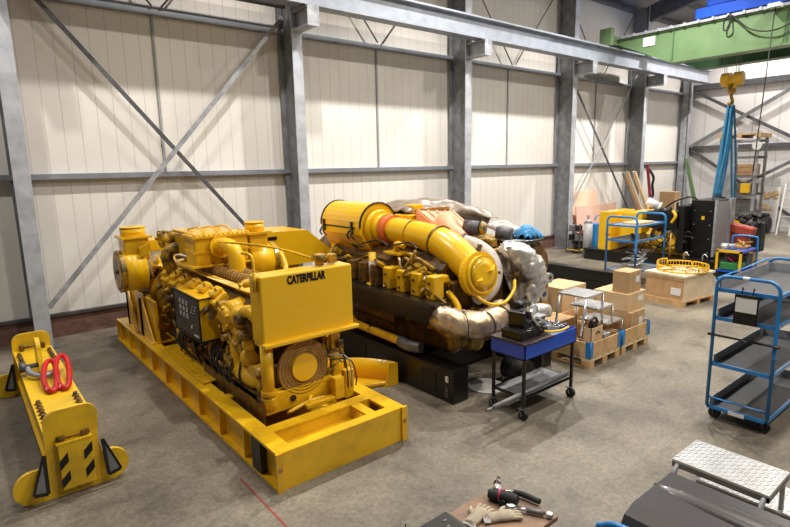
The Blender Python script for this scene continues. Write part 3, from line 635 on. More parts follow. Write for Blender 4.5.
h = MB(); h.cyl((fx, 6.30, fz-.03), (fx-.005, 6.13, fz-.035), .215, n=30); Q(h, 'orange_sleeve', 'orange_red')
ap = [(fx-.005, 6.15, fz-.035), (fx-.01, 5.8, fz-.05), (fx, 5.45, fz-.08), (fx, 5.15, fz-.13), (4.99, 4.88, fz-.24), (4.99, 4.66, fz-.38), (5.02, 4.52, fz-.46)]
h = MB(); h.tube(ap, [.185, .185, .19, .205, .21, .205, .19], 24); h2 = Q(h, 'air_inlet_pipe', 'yellow_clean')
h = MB(); h.ring((fx, 5.72, fz-.055), (fx, 5.69, fz-.058), .198, .17); h.ring((4.995, 5.22, fz-.11), (4.995, 5.18, fz-.12), .222, .19); h.each('pipe_clamp', 'yellow_dirty', h2)
h = MB(); h.tube([(4.75, 5.8, fz-.3), (4.7, 5.75, fz-.18), (4.72, 5.6, fz-.2)], .04); h.box(4.62, 4.8, 5.6, 5.95, fz-.33, fz-.29, .01); Q(h, 'pipe_bracket', 'yellow', h2)
# turbo end with round inlet disc and lagged pipe
d = MB(); n0 = Vector((-.10, -1, .12)).normalized(); c0 = Vector((5.02, 4.5, 1.45))
d.cyl(c0+n0*.0, c0+n0*.08, .24, n=32); d.cyl(c0+n0*.08, c0+n0*.1, .22, .12, n=32); d.ring(c0-n0*.06, c0+n0*.03, .29, .2, 32)
for a_ in (.5, 3.6): d.add([c0+n0*.1+Vector((.05*math.cos(a_), 0, .05*math.sin(a_))), c0+n0*.12+Vector((.2*math.cos(a_), 0, .2*math.sin(a_)+.03)), c0+n0*.12+Vector((.2*math.cos(a_), 0, .2*math.sin(a_)-.03)), c0+n0*.17+Vector((.12*math.cos(a_), 0, .12*math.sin(a_)))], [(0,1,3), (0,3,2), (1,2,3), (0,2,1)])
dc = Q(d, 'compressor_housing', 'yellow_clean')
d = MB(); d.tube([(5.46, 5.25, 1.76), (5.52, 5.0, 1.70), (5.53, 4.78, 1.58), (5.49, 4.66, 1.41), (5.38, 4.6, 1.26), (5.22, 4.56, 1.17), (5.05, 4.56, 1.14)], [.10, .105, .11, .115, .115, .11, .10], 20)
Q(d, 'lagged_pipe', 'lag')
d = MB(); d.ring((5.47, 5.24, 1.74), (5.49, 5.19, 1.735), .145, .1); Q(d, 'band_clamp', 'dark_steel')
d = MB(); d.tube([(5.60, 5.7, 1.92), (5.48, 5.45, 1.88), (5.46, 5.22, 1.77)], [.22, .13, .112], 16)
d.add([(5.42, 5.40, 1.80), (5.98, 5.40, 1.80), (6.10, 6.0, 2.10), (5.30, 6.0, 2.16), (5.42, 5.40, 1.65), (5.98, 5.40, 1.65), (6.10, 6.0, 1.65), (5.30, 6.0, 1.65)], [(0,1,2,3), (4,7,6,5), (0,4,5,1), (1,5,6,2), (2,6,7,3), (3,7,4,0)])
for k in range(5): d.bar((5.45+.13*k, 5.40, 1.81), (5.34+.18*k, 6.0, 2.165-.015*k), .03, .02)
Q(d, 'exhaust_manifold', 'orange')
d = MB()
for k in range(12): d.box(5.30+.06*k, 5.33+.06*k, 6.0, 6.04, 2.10, 2.18)
d.each('manifold_bolt', 'brown', eb)
d = MB(); d.box(5.2, 6.15, 6.05, 6.2, 2.0, 2.09, .01); d.box(5.3, 6.1, 6.2, 7.5, 1.7, 2.08, .03); d.box(4.95, 5.9, 5.9, 7.9, 1.5, 1.7, .03); Q(d, 'top_plate', 'yellow')
d = MB(); d.box(5.5, 5.72, 6.3, 6.5, 2.08, 2.22, .015); Q(d, 'breather_box', 'yellow_clean')
# right side accessories
d = MB(); d.cyl((5.75, 5.45, 1.92), (5.85, 5.25, 1.90), .11, n=20); d.cyl((6.05, 5.1, 1.84), (6.15, 4.9, 1.82), .085, n=18); Q(d, 'starter_motor', 'dark_steel')
d = MB(); d.cyl((5.86, 5.24, 1.90), (5.90, 5.17, 1.89), .09, n=20); d.box(5.7, 6.2, 5.1, 5.4, 1.6, 1.78, .03); d.box(5.78, 5.90, 4.95, 5.05, 1.66, 1.78, .02); d.tube([(5.6, 4.9, 1.6), (5.8, 4.8, 1.64), (6.1, 4.8, 1.6)], .04); Q(d, 'accessory_drive', 'yellow_dirty')
d = MB(); d.box(5.75, 6.45, 4.75, 6.5, .9, 1.45, .05); d.cyl((6.15, 4.6, 1.2), (6.15, 4.8, 1.2), .3, n=24); Q(d, 'gearbox', 'yellow_brown')
random.seed(21)
d = MB()
for k in range(60):
    x, y, z = random.uniform(4.45, 4.75), random.uniform(4.65, 7.4), random.uniform(.95, 1.6)
    if k % 2: d.tube([(x, y, z), (x-.06, y+random.uniform(-.2, .2), z+random.uniform(-.15, .15)), (x+.05, y+random.uniform(-.35, .35), z+random.uniform(-.2, .2))], random.choice((.014, .02, .03)), 7)
    else: d.obox((x, y, z), (random.uniform(.05, .15), random.uniform(.05, .15), random.uniform(.04, .12)), (random.random(), random.random(), 0), .01)
d.each('fitting', 'yellow_dirty', eb)
d = MB()
for k in range(30):
    x, y, z = random.uniform(4.7, 6.1), random.uniform(4.45, 4.75), random.uniform(.55, 1.35)
    if k % 2: d.tube([(x, y, z), (x+random.uniform(-.2, .2), y-.06, z+random.uniform(-.15, .15)), (x+random.uniform(-.3, .3), y+.02, z+random.uniform(-.25, .25))], random.choice((.014, .02, .03)), 7)
    else: d.cyl((x, y, z), (x, y-.1, z), random.uniform(.03, .09), n=12)
d.each('front_fitting', 'yellow_brown', dc)
d = MB()
for k in range(16):
    x, y, z = random.uniform(4.6, 5.6), random.uniform(5.2, 7.0), random.uniform(1.72, 1.78)
    d.tube([(x, y, z), (x+random.uniform(-.1, .1), y+.2, z+.06), (x+random.uniform(-.2, .2), y+.45, z)], random.choice((.012, .02)), 7)
d.tube([(4.66, 4.9, 1.62), (4.6, 4.8, 1.5), (4.58, 4.86, 1.35), (4.62, 5.0, 1.2)], .012, 6); d.tube([(4.72, 5.4, 1.7), (4.62, 5.3, 1.62), (4.66, 5.1, 1.7)], .012, 6)
d.each('wire', 'black_dull', fh)
d = MB(); d.tube([(4.82, 4.36, 1.22), (4.95, 4.26, 1.12), (5.2, 4.24, 1.10), (5.45, 4.30, 1.20), (5.6, 4.4, 1.3)], .022, 8); d.tube([(4.66, 4.7, 1.25), (4.68, 4.55, 1.1), (4.66, 4.5, .95)], .04, 10); Q(d, 'yellow_hose', 'yellow_clean')
# foil lagging: turbo outlet and exhaust
def crumple(pts, rad, amp, n=20, seed=1):
    random.seed(seed); m = MB(); m.tube(pts, rad, n, True)
    for v in m.v:
        v += Vector((random.uniform(-amp, amp), random.uniform(-amp, amp), random.uniform(-amp, amp)))
    return m
d = crumple([(4.34, 4.62, 1.03), (4.40, 4.48, 1.0), (4.54, 4.34, .94), (4.8, 4.24, .91), (5.1, 4.27, .93), (5.30, 4.40, .98)], [.11, .15, .16, .16, .155, .13], .014); fl = Q(d, 'foil_lagging', 'foil_warm')
d = MB()
for p, q, r in (((4.52, 4.3, .93), (4.53, 4.295, .93), .176), ((4.8, 4.215, .9), (4.81, 4.215, .9), .176), ((5.08, 4.245, .92), (5.09, 4.25, .92), .171)): d.ring(p, q, r, r-.02)
d.each('tie_wire', 'dark_steel', fl)
d = crumple([(5.86, 4.36, .88), (6.05, 4.30, .82), (6.25, 4.34, .78)], [.08, .10, .08], .012, seed=4); Q(d, 'foil_lagging', 'foil')
random.seed(5)
def sheetfn(cs, amp, seed):
    """bilinear patch through 4 corner points with crumpling"""
    rnd = random.Random(seed); ph = [(rnd.uniform(3, 13), rnd.uniform(3, 13), rnd.uniform(0, 6)) for _ in range(7)]
    A, B, Cc, D = [Vector(c) for c in cs]; nr = (B-A).cross(D-A).normalized()
    def f(u, v):
        p = A*(1-u)*(1-v)+B*u*(1-v)+Cc*u*v+D*(1-u)*v
        w = sum(abs(math.sin(a*u+b*v+c))-.6 for a, b, c in ph)/3
        return p+nr*(amp*w+.0*u)
    return f
d = crumple([(5.64, 4.66, 1.70), (5.82, 4.56, 1.63), (5.99, 4.48, 1.46), (6.08, 4.44, 1.27), (6.02, 4.42, 1.06), (5.95, 4.42, .90)], [.07, .15, .19, .17, .12, .075], .022, 22, 6)
Q(d, 'foil_cover', 'foil')
d = MB(); d.sheet(sheetfn([(5.62, 4.72, 1.60), (5.86, 4.5, 1.6), (5.98, 4.42, 1.05), (5.72, 4.5, .98)], .05, 3), 22, 30)
Q(d, 'brown_wrap', 'plastic')
def bulge(cs, amp, hgt, seed):
    g = sheetfn(cs, amp, seed)
    return lambda u, v: g(u, v)+Vector((0, 0, hgt*(math.sin(PI*u)*math.sin(PI*v))**.5))
d = MB(); d.sheet(bulge([(5.35, 6.3, 2.10), (7.15, 6.0, 1.92), (7.6, 7.2, 1.6), (5.5, 7.5, 2.05)], .10, .30, 8), 60, 44)
tag(d.build('plastic_sheet', 'plastic', None, None, .004), 'grey brown plastic sheet heaped over the back of the large yellow engine', 'sheet')
d = MB(); d.sheet(bulge([(6.75, 5.6, 1.72), (7.3, 5.5, 1.66), (7.4, 5.98, 1.66), (6.8, 5.98, 1.8)], .05, .16, 12), 26, 24)
tag(d.build('plastic_sheet', 'lag', None, None, .004), 'pale crumpled sheet to the right of the brown plastic sheeting', 'sheet')
d = MB(); d.box(6.0, 6.85, 4.95, 7.2, .55, 1.66, .04); d.cyl((6.7, 4.85, 1.3), (6.7, 5.0, 1.3), .28); d.cyl((6.45, 4.8, 1.0), (6.45, 5.0, 1.0), .2); d.obox((6.9, 5.2, 1.5), (.3, .4, .35), (.3, .2, .4), .04); d.box(6.2, 6.8, 5.0, 5.1, 0, .6); d.box(6.2, 6.8, 6.8, 6.9, 0, .6); Q(d, 'rear_gearbox', 'yellow_brown')
# oil drip tray + blue cloth
t = thing('round_tray', 'black oval tray lying on the right end of the large engine', 'tray', (6.45, 5.0, 1.66))
n_ = 28
o = MB(); o.prism([(6.46+.40*math.cos(2*PI*i/n_), 4.98+.22*math.sin(2*PI*i/n_)) for i in range(n_)], 'XY', 1.665, 1.68); o.build('tray_bottom', 'galv', t)
o = MB(); o.tube([(6.46+.41*math.cos(2*PI*i/n_), 4.98+.23*math.sin(2*PI*i/n_), 1.70) for i in range(n_)], .025, 8, False, True); o.build('rim', 'black', t)
d = MB(); d.sheet(bulge([(6.58, 4.95, 1.72), (6.92, 4.9, 1.70), (7.0, 5.25, 1.70), (6.62, 5.3, 1.72)], .10, .14, 22), 26, 22)
tag(d.build('blue_cloth', 'cloth_blue', None, None, .004), 'crumpled blue cloth beside the black oval tray on the engine', 'cloth')
t = thing('pipe_bracket', 'rusty brown bracket with two round holes at the right foot of the engine', 'bracket', (7.05, 5.1, .0))
o = MB(); o.box(6.9, 7.15, 5.1, 5.2, 0, .75, .03); o.box(6.95, 7.25, 5.0, 5.2, .55, 1.1, .04); o.build('bracket_body', 'brown', t)
o = MB(); o.ring((7.02, 4.93, .78), (7.02, 5.0, .78), .1, .05); o.ring((7.18, 4.94, 1.02), (7.18, 5.0, 1.02), .08, .045); o.build('flange', 'galv', t)
# curved yellow guard lying on the floor between the two
t = thing('curved_guard', 'curved yellow sheet metal guard lying on the floor between the machines', 'guard', (3.9, 5.4, 0))
wall = [(3.45, 6.02), (3.62, 5.93), (3.80, 5.80), (3.96, 5.66), (4.08, 5.50), (4.16, 5.36), (4.21, 5.22)]
lip = [(3.45, 5.50), (3.62, 5.42), (3.80, 5.33), (3.96, 5.27), (4.08, 5.22), (4.16, 5.20), (4.21, 5.20)]
m = MB(); k = len(wall)
m.add([(x, y, z) for x, y in wall for z in (.01, .30)], [(2*i, 2*i+2, 2*i+3, 2*i+1) for i in range(k-1)], True); m.build('curved_wall', 'yellow_clean', t, None, .015)
m = MB(); m.add([(x, y, .02) for x, y in wall]+[(x, y, .02) for x, y in lip], [(i, i+1, k+i+1, k+i) for i in range(k-1)]); m.build('guard_floor', 'yellow', t, None, .012)
m = MB(); m.add([(x, y, z) for x, y in lip for z in (.0, .07)], [(2*i, 2*i+2, 2*i+3, 2*i+1) for i in range(k-1)], True); m.add([(4.02, 5.22, .0), (4.22, 5.19, .0), (4.22, 5.19, .30), (4.10, 5.21, .30)], [(0, 1, 2, 3)]); m.build('front_lip', 'yellow_clean', t, None, .012)

# ---------------------------------------------------------------- yellow lifting beam at the left
t = thing('lifting_beam', 'yellow steel lifting beam standing on two round-ended feet, bottom left', 'lifting beam', (.55, 6.7, 0))
m = MB(); m.box(.38, .74, 5.3, 8.2, .18, .56); m.box(.35, .77, 5.3, 8.2, .555, .575); m.box(.35, .77, 5.3, 8.2, .17, .19); bm_ = m.build('beam_body', 'lime', t)
m = MB()
for y0, n_ in ((5.5, 7), (7.35, 7)):
    for k in range(n_):
        for x in (.40, .72):
            m.cyl((x, y0+k*.10, .575), (x, y0+k*.10, .615), .022, n=6); m.cyl((x, y0+k*.10, .575), (x, y0+k*.10, .585), .032, n=12)
m.each('bolt', 'yellow_brown', bm_)
def plate(y, front):
    def rr(cx_, cz, r, a0, a1, n=8): return [(cx_+r*math.cos(a0+(a1-a0)*i/n), cz+r*math.sin(a0+(a1-a0)*i/n)) for i in range(n+1)]
    foot = rr(.98-.15, .15, .15, -PI/2, PI/2, 12)+[(.77, .30), (.75, .42)]+rr(.66, .68, .11, 0, PI/2)+rr(.46, .68, .11, PI/2, PI)+[(.34, .30)]+rr(.23, .15, .15, PI/2, 3*PI/2, 12)
    m = MB(); m.prism(foot, 'XZ', y-.018, y+.018); p = m.build('end_plate', 'lime', t)
    for s, xa in ((-1, .34), (1, .77)):
        b = MB(); f = y-.05
        A, B, D = (xa+s*.01, f+.02, .42), (xa+s*.12, f-.05, .12), (xa+s*.02, f-.05, .10)
        b.bar(A, B, .012, .03); b.bar(A, D, .012, .03); b.bar(D, B, .012, .03); b.build('gusset_bracket', 'black_dull', t)
        b = MB(); b.add([A, B, D], [(0, 1, 2)]); b.build('gusset_web', 'galv_dark', t, None, .004)
    return p
p1 = plate(5.27, True); plate(8.22, False)
m = MB(); m.box(.43, .69, 5.19, 5.24, .07, .50, .008); m.box(.42, .70, 5.185, 5.25, .495, .51); cv = m.build('cover_plate', 'lime', t)
m = MB()
for x0, x1, zs in ((.43, .50, (.09, .26)), (.62, .69, (.13, .30))):
    for z in zs: m.prism([(x0, z), (x1, z+.07), (x1, z+.155), (x0, z+.085)], 'XZ', 5.186, 5.1895)
m.each('hazard_stripe', 'black', cv)
m = MB(); m.cyl((.56, 5.25, .05), (.56, 5.235, .05), .018, n=12); m.build('plug', 'brown', cv)
m = MB(); m.box(.43, .50, 5.21, 5.25, .52, .56, .01); m.box(.62, .69, 5.21, 5.25, .52, .56, .01); m.cyl((.45, 5.225, .535), (.67, 5.225, .535), .008); m.build('lug', 'yellow_brown', t)
def rr2(cy, cz, r, a0, a1, n=12): return [(cy+r*math.cos(a0+(a1-a0)*i/n), cz+r*math.sin(a0+(a1-a0)*i/n)) for i in range(n+1)]
m = MB(); m.prism([(7.02, .57), (7.42, .57)]+rr2(7.22, .84, .12, 0, PI), 'YZ', .52, .565); m.build('lifting_lug', 'lime', t)
m = MB(); m.box(.42, .47, 8.13, 8.19, .575, .65, .01); m.box(.65, .70, 8.13, 8.19, .575, .65, .01); m.cyl((.45, 8.15, .62), (.68, 8.15, .62), .012); m.build('pin', 'yellow_brown', t)
t2 = thing('shackle', 'grey steel bow shackle through the lug of the yellow lifting beam', 'shackle', (.55, 7.35, .6))
m = MB(); m.tube([(.42, 7.14, .66), (.42, 6.98, .64), (.51, 6.84, .62), (.64, 6.86, .62), (.67, 7.0, .64)], .028, 10); m.build('bow', 'galv', t2)
m = MB(); m.cyl((.36, 7.12, .67), (.56, 7.12, .67), .026); m.cyl((.34, 7.12, .67), (.40, 7.12, .67), .06, n=8); m.build('pin', 'dark_steel', t2)
for i, (dx, l) in enumerate(((0, 'red round sling loop nearer the beam middle, lying over the shackle'), (.13, 'red round sling loop rising highest over the beam edge'))):
    m = MB(); x = .54+dx*.9; z0 = dx*.25; m.tube([(x-.02, 6.35, .61), (x-.03, 6.6, .63), (x, 6.85, .66+z0), (x+.06, 7.05, .70+z0), (x+.12, 7.1, .68+z0), (x+.12, 6.85, .64+z0), (x+.08, 6.55, .62), (x+.03, 6.32, .61)], [.028]*8, 9, True, True)
    tag(m.build('red_sling', 'red'), l, 'sling', 'red slings')

# ---------------------------------------------------------------- blue tray table on castors
def caster(m, x, y, r=.05, h=None):
    m.cyl((x, y-.02, r), (x, y+.02, r), r, n=16)
def caster_at(par, x, y, r=.06, top=.15):
    m = MB(); m.cyl((x-.022, y, r), (x+.022, y, r), r, n=18); c = m.build('caster', 'rubber', par)
    m = MB(); m.bar((x-.028, y, r), (x-.028, y+.02, top), .006, .04); m.bar((x+.028, y, r), (x+.028, y+.02, top), .006, .04); m.box(x-.035, x+.035, y-.02, y+.05, top-.008, top); m.build('caster_fork', 'galv_dark', c)
t = thing('tray_table', 'blue metal tray table on a black tube frame with castors', 'table', (5.07, 3.7, 0))
X0, X1, Y0, Y1 = 4.58, 5.56, 3.44, 3.93
m = MB(); m.box(X0, X1, Y0, Y0+.012, .70, .88); m.box(X0, X1, Y1-.012, Y1, .70, .88); m.box(X0, X0+.012, Y0, Y1, .70, .88); m.box(X1-.012, X1, Y0, Y1, .70, .88); m.box(X0, X1, Y0, Y1, .70, .71); tb = m.build('tray', 'blue_deep', t)
m = MB(); m.box(X0-.006, X0+.52, Y0-.006, Y1+.006, .862, .886, .004); m.build('tray_lid', 'lid', tb, 'dark brown board on left part of the tray')
m = MB(); m.box(X0+.52, X1-.015, Y0+.015, Y1-.015, .80, .81); m.build('tray_liner', 'shelf_light', tb)
for x in (X0+.03, X1-.03):
    for y in (Y0+.03, Y1-.03):
        m = MB(); m.box(x-.015, x+.015, y-.015, y+.015, .13, .70); m.build('leg', 'black', t); caster_at(t, x, y, .055, .135)
m = MB()
for z in (.24, .685):
    m.box(X0+.02, X1-.02, Y0+.02, Y0+.04, z, z+.025); m.box(X0+.02, X1-.02, Y1-.04, Y1-.02, z, z+.025); m.box(X0+.02, X0+.04, Y0+.02, Y1-.02, z, z+.025); m.box(X1-.04, X1-.02, Y0+.02, Y1-.02, z, z+.025)
m.each('frame_rail', 'black', t)
o = MB().box(X0+.05, X1-.03, Y0+.02, Y1-.02, .255, .265).build('lower_shelf', 'galv_dark', t)
m = MB(); m.cyl((4.12, 3.49, .292), (5.50, 3.53, .292), .027, n=14); m.cyl((4.02, 3.487, .292), (4.13, 3.49, .292), .014, n=10); m.cyl((5.50, 3.53, .292), (5.56, 3.532, .292), .016, n=10); tag(m.build('steel_bar', 'galv_dark'), 'long round steel bar lying across the lower shelf of the blue tray table', 'bar')
# hydraulic pump and things on the table
t = thing('hydraulic_pump', 'black hydraulic pump unit standing on the blue tray table', 'pump', (4.82, 3.68, .886))
m = MB(); m.box(4.63, 4.98, 3.53, 3.82, .888, .985, .015); m.box(4.65, 4.96, 3.55, 3.80, .98, 1.0, .01); m.build('reservoir', 'black', t)
m = MB(); m.obox((4.80, 3.70, 1.09), (.17, .2, .20), (0, -.1, .2), .02); m.cyl((4.82, 3.78, 1.19), (4.96, 3.78, 1.21), .07); m.prism([(4.74, 1.0), (4.74, 1.2), (4.80, 1.2), (4.92, 1.0)], 'XZ', 3.62, 3.64); m.build('pump_body', 'black', t)
m = MB(); m.obox((4.84, 3.575, 1.15), (.05, .05, .13), (0, -.5, .3), .006); m.bar((4.86, 3.56, 1.10), (4.96, 3.54, 1.0), .02); m.build('pump_lever', 'chrome', t)
m = MB(); m.cyl((5.05, 3.62, .9), (5.05, 3.62, 1.0), .035); m.cyl((5.0, 3.56, .93), (5.0, 3.52, .93), .03); m.cyl((5.10, 3.60, .93), (5.10, 3.55, .93), .026); m.box(4.98, 5.12, 3.58, 3.72, .887, .93, .01); m.build('valve', 'black_dull', t)
g = MB(); g.cyl((5.04, 3.70, 1.15), (5.03, 3.66, 1.152), .055, n=22); ga = g.build('pressure_gauge', 'galv', t); g = MB(); g.cyl((5.03, 3.661, 1.152), (5.0295, 3.657, 1.152), .047, n=22); g.build('gauge_face', 'glass', ga); g = MB(); g.cyl((5.04, 3.69, .93), (5.04, 3.69, 1.10), .012); g.build('gauge_stem', 'dark_steel', ga)
g = MB(); g.box(4.985, 5.015, 3.72, 3.75, 1.0, 1.17); g.build('yellow_strap', 'lime', t)
for i, (dz, l) in enumerate(((0, 'front silver braided hydraulic hose on the blue tray table'), (.03, 'rear silver braided hydraulic hose on the blue tray table'))):
    m = MB(); y = 3.56+.09*i
    m.tube([(4.93, y, 1.02+dz), (5.05, y, 1.03+dz), (5.2, y-.02, .96+dz), (5.34, y-.06, .93), (5.44, y-.05, .94), (5.50, y+.04, .90), (5.45, y+.06, .86)], .011, 8)
    m.cyl((4.9, y, 1.02+dz), (4.97, y, 1.025+dz), .02, n=8); m.cyl((5.22, y-.02, .955+dz), (5.27, y-.04, .945+dz), .019, n=8); tag(m.build('hydraulic_hose', 'chrome'), l, 'hose', 'hoses on the tray table')
m = MB(); m.tube([(5.02, 3.52, .93), (5.15, 3.50, .90), (5.3, 3.47, .895), (5.42, 3.46, .91)], .014, 8); tag(m.build('screwdriver_bar', 'lime'), 'short yellow and silver tool on the rim of the blue tray table', 'tool')
t = thing('plastic_case', 'dark blue grey case behind the pressure gauge on the tray table', 'case', (5.22, 3.84, .81))
m = MB(); m.box(5.12, 5.36, 3.74, 3.90, .812, 1.0, .012); m.build('case_body', 'dark_steel', t); m = MB(); m.box(5.11, 5.37, 3.73, 3.91, 1.0, 1.015, .004); m.build('case_lid', 'shelf_light', t)
m = MB(); m.prism([(5.28+.0, .813), (5.52, .813), (5.54, .87), (5.30, .90)], 'XZ', 3.66, 3.72); tag(m.build('paper_box', 'shelf_light'), 'flat grey cardboard piece leaning in the blue tray', 'cardboard')
# paper disc and dark motor on the floor behind
m = MB(); m.cyl((5.02, 4.36, 0.0), (5.02, 4.36, .012), .24, n=30); tag(m.build('paper_disc', 'glass'), 'round dirty white disc lying on the floor behind the tray table', 'disc')
m = MB(); m.cyl((5.45, 4.05, .16), (5.45, 4.38, .16), .15, n=22); m.box(5.3, 5.6, 4.1, 4.3, 0, .1, .02); tag(m.build('electric_motor', 'black_dull'), 'black motor on the floor behind the blue tray table', 'motor')

# ---------------------------------------------------------------- pallets, collars, boxes
def pallet(x, y, label):
    t = thing('pallet', label, 'pallet', (x+.4, y+.6, 0), 'wooden pallets')
    for k in range(3): MB().box(x+.0+.34*k, x+.12+.34*k, y, y+1.2, 0, .02).build('runner', 'wood', t)
    m = MB()
    for a in (0, .34, .68):
        for c in (0, .53, 1.06): m.box(x+a, x+a+.12, y+c, y+c+.14, .02, .10)
    m.each('block', 'wood', t)
    m = MB()
    for c in range(3): m.box(x, x+.8, y+c*.53, y+c*.53+.14, .10, .12)
    for c in range(5): m.box(x+c*.17, x+c*.17+.12, y, y+1.2, .12, .14)
    m.build('deck_boards', 'wood_pale', t); return t
def collar(x, y, z, label, h=.195):
    t = thing('pallet_collar', label, 'pallet collar', (x+.4, y+.6, z), 'wooden pallet collars')
    m = MB(); e = .02
    m.box(x, x+.8, y, y+e, z, z+h); m.box(x, x+.8, y+1.2-e, y+1.2, z, z+h); m.box(x, x+e, y+e, y+1.2-e, z, z+h); m.box(x+.8-e, x+.8, y+e, y+1.2-e, z, z+h); m.build('boards', 'wood', t)
    for cx_, sx in ((x, 1), (x+.8, -1)):
        m = MB(); a, b = sorted((cx_-sx*.006, cx_+sx*.07)); m.box(a, b, y-.006, y, z+.01, z+h+.02); c, d = sorted((cx_-sx*.006, cx_)); m.box(c, d, y-.006, y+.07, z+.01, z+h+.02); m.cyl((cx_-sx*.008, y-.008, z+.01), (cx_-sx*.008, y-.008, z+h+.02), .009, n=8); m.build('corner_hinge', 'blue', t)
for x, w in ((6.50, 'left'), (7.36, 'right')):
    pallet(x, 3.80, 'wooden pallet under the %s blue-hinged collar, beside the tray table' % w)
    collar(x, 3.80, .141, '%s wooden pallet collar with blue corner hinges' % w, .22)
def carton(x0, x1, y0, y1, z0, z1, label, mat='card', rz=0, open_=False, lab=True, name='cardboard_box'):
    cx_, cy = (x0+x1)/2, (y0+y1)/2
    t = thing(name, label, 'box', (cx_, cy, z0), 'cardboard boxes')
    m = MB()
    if open_:
        e = .008; m.box(x0, x1, y0, y0+e, z0, z1); m.box(x0, x1, y1-e, y1, z0, z1); m.box(x0, x0+e, y0, y1, z0, z1); m.box(x1-e, x1, y0, y1, z0, z1); m.box(x0, x1, y0, y1, z0, z0+.01)
    else: m.box(x0, x1, y0, y1, z0, z1, .004)
    m.build('carton', mat, t)
    if not open_:
        m = MB(); m.box(cx_-.025, cx_+.025, y0-.002, y1+.002, z1, z1+.002); m.box(cx_-.025, cx_+.025, y0-.003, y0, z1-.06, z1); m.build('packing_tape', 'card_light', t)
    if lab:
        m = MB(); m.box(x0+.55*(x1-x0), x0+.85*(x1-x0), y0-.003, y0-.001, z0+.45*(z1-z0), z0+.75*(z1-z0)); m.build('paper_label', 'white', t)
    return t
t = carton(6.56, 6.86, 3.83, 3.96, .15, .56, 'small open cardboard box at the front corner of the left pallet', 'card_light', open_=True, lab=False)
m = MB(); m.tube([(6.68, 3.825, .46), (6.70, 3.825, .49), (6.75, 3.825, .49), (6.77, 3.825, .46)], .008, 6); m.build('hand_hole', 'black', t)
carton(7.72, 8.13, 3.86, 4.6, .15, .555, 'wide cardboard box low in the right collar', 'card')
carton(7.72, 8.27, 3.93, 4.5, .56, .83, 'middle cardboard box in the stack on the right pallet', 'card_light')
carton(7.77, 8.15, 3.96, 4.22, .83, 1.16, 'small brown cardboard box on top of the stack on the right pallet', 'card')
carton(7.7, 8.4, 5.05, 5.6, .0, .74, 'pale cardboard box standing behind the aluminium step stool', 'card_light', lab=False)
m = MB(); m.box(6.90, 7.06, 3.83, 3.95, .15, .40, .01); m.box(6.89, 7.07, 3.825, 3.955, .39, .41, .004); tag(m.build('plastic_tub', 'shelf_light'), 'small grey lidded tub between the cardboard box and the right collar', 'tub')
m = MB(); m.tube([(6.60, 3.89, .56), (6.63, 3.88, .66), (6.72, 3.88, .68), (6.80, 3.89, .6), (6.74, 3.9, .53)], .02, 8); m.box(6.64, 6.78, 3.86, 3.93, .50, .62, .02); tag(m.build('power_tool', 'black'), 'black hand tool sticking out of the open cardboard box', 'tool')
m = MB(); m.box(6.6, 7.2, 4.48, 4.9, .15, .48, .01); tag(m.build('timber_box', 'wood'), 'raw wooden box behind on the left pallet', 'box')
# aluminium three-tread step stool
t = thing('step_stool', 'aluminium step stool with three grey treads standing among the boxes', 'step stool', (7.2, 4.1, .15))
for (x0, x1, z, y0, y1) in ((6.64, 7.10, .97, 3.97, 4.42), (6.94, 7.38, .745, 3.97, 4.42), (7.22, 7.68, .47, 3.97, 4.42)):
    m = MB(); m.box(x0, x1, y0, y1, z-.025, z, .004)
    for k in range(12): m.box(x0+.01, x1-.01, y0+.02+k*.04, y0+.03+k*.04, z, z+.004)
    m.build('tread', 'alu', t)
for y in (3.985, 4.405):
    m = MB(); m.tube([(6.50, y, .16), (6.60, y, .7), (6.66, y, .945)], .018, 8, False); m.tube([(7.08, y, .945), (7.10, y, .16)], .018, 8, False); m.tube([(7.36, y, .72), (7.385, y, .16)], .018, 8, False); m.tube([(7.66, y, .45), (7.67, y, .16)], .018, 8, False); m.each('leg', 'alu', t)
# wooden crate with yellow ring guard
CA = -.14; CX, CY = 10.68, 4.34
t = thing('wooden_crate', 'square plywood crate with pale lit side, standing alone on the floor', 'crate', (CX, CY, 0))
X0, X1, Y0, Y1 = CX, CX+1.06, CY, CY+.86
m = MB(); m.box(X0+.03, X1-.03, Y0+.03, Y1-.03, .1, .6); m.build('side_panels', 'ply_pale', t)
m = MB(); m.box(X0+.022, X0+.03, Y0+.03, Y1-.03, .1, .6); m.build('shaded_side', 'ply_shaded', t)  # shade painted on this side as a darker plywood skin
for x in (X0, (X0+X1)/2-.05, X1-.1): MB().box(x, x+.1, Y0, Y1, 0, .09).build('runner', 'wood', t)
MB().box(X0, X1, Y0, Y1, .09, .12).build('crate_floor', 'wood', t)
m = MB(); m.box(X0, X1, Y0, Y1, .58, .62); m.build('crate_lid', 'ply_pale', t)
m = MB(); m.box(X0+.014, X0+.022, Y0+.08, Y0+.28, .22, .36); m.build('paper_label', 'white', t)
m = MB(); m.box(X0+.012, X0+.022, Y0+.02, Y1-.02, .52, .58); m.build('side_batten', 'wood', t)
t.rotation_euler.z = CA
rx, ry = CX+.60*math.cos(CA)-.42*math.sin(CA), CY+.60*math.sin(CA)+.42*math.cos(CA)
t = thing('ring_guard', 'round yellow perforated ring guard lying on the plywood crate', 'guard', (rx, ry, .62))
def arcwall(m, cx_, cy, r, a0, a1, z0, z1, n=18):
    vs = []
    for i in range(n+1):
        a = a0+(a1-a0)*i/n; vs += [(cx_+r*math.cos(a), cy+r*math.sin(a), z0), (cx_+r*math.cos(a), cy+r*math.sin(a), z1)]
    m.add(vs, [(2*i, 2*i+2, 2*i+3, 2*i+1) for i in range(n)], True)
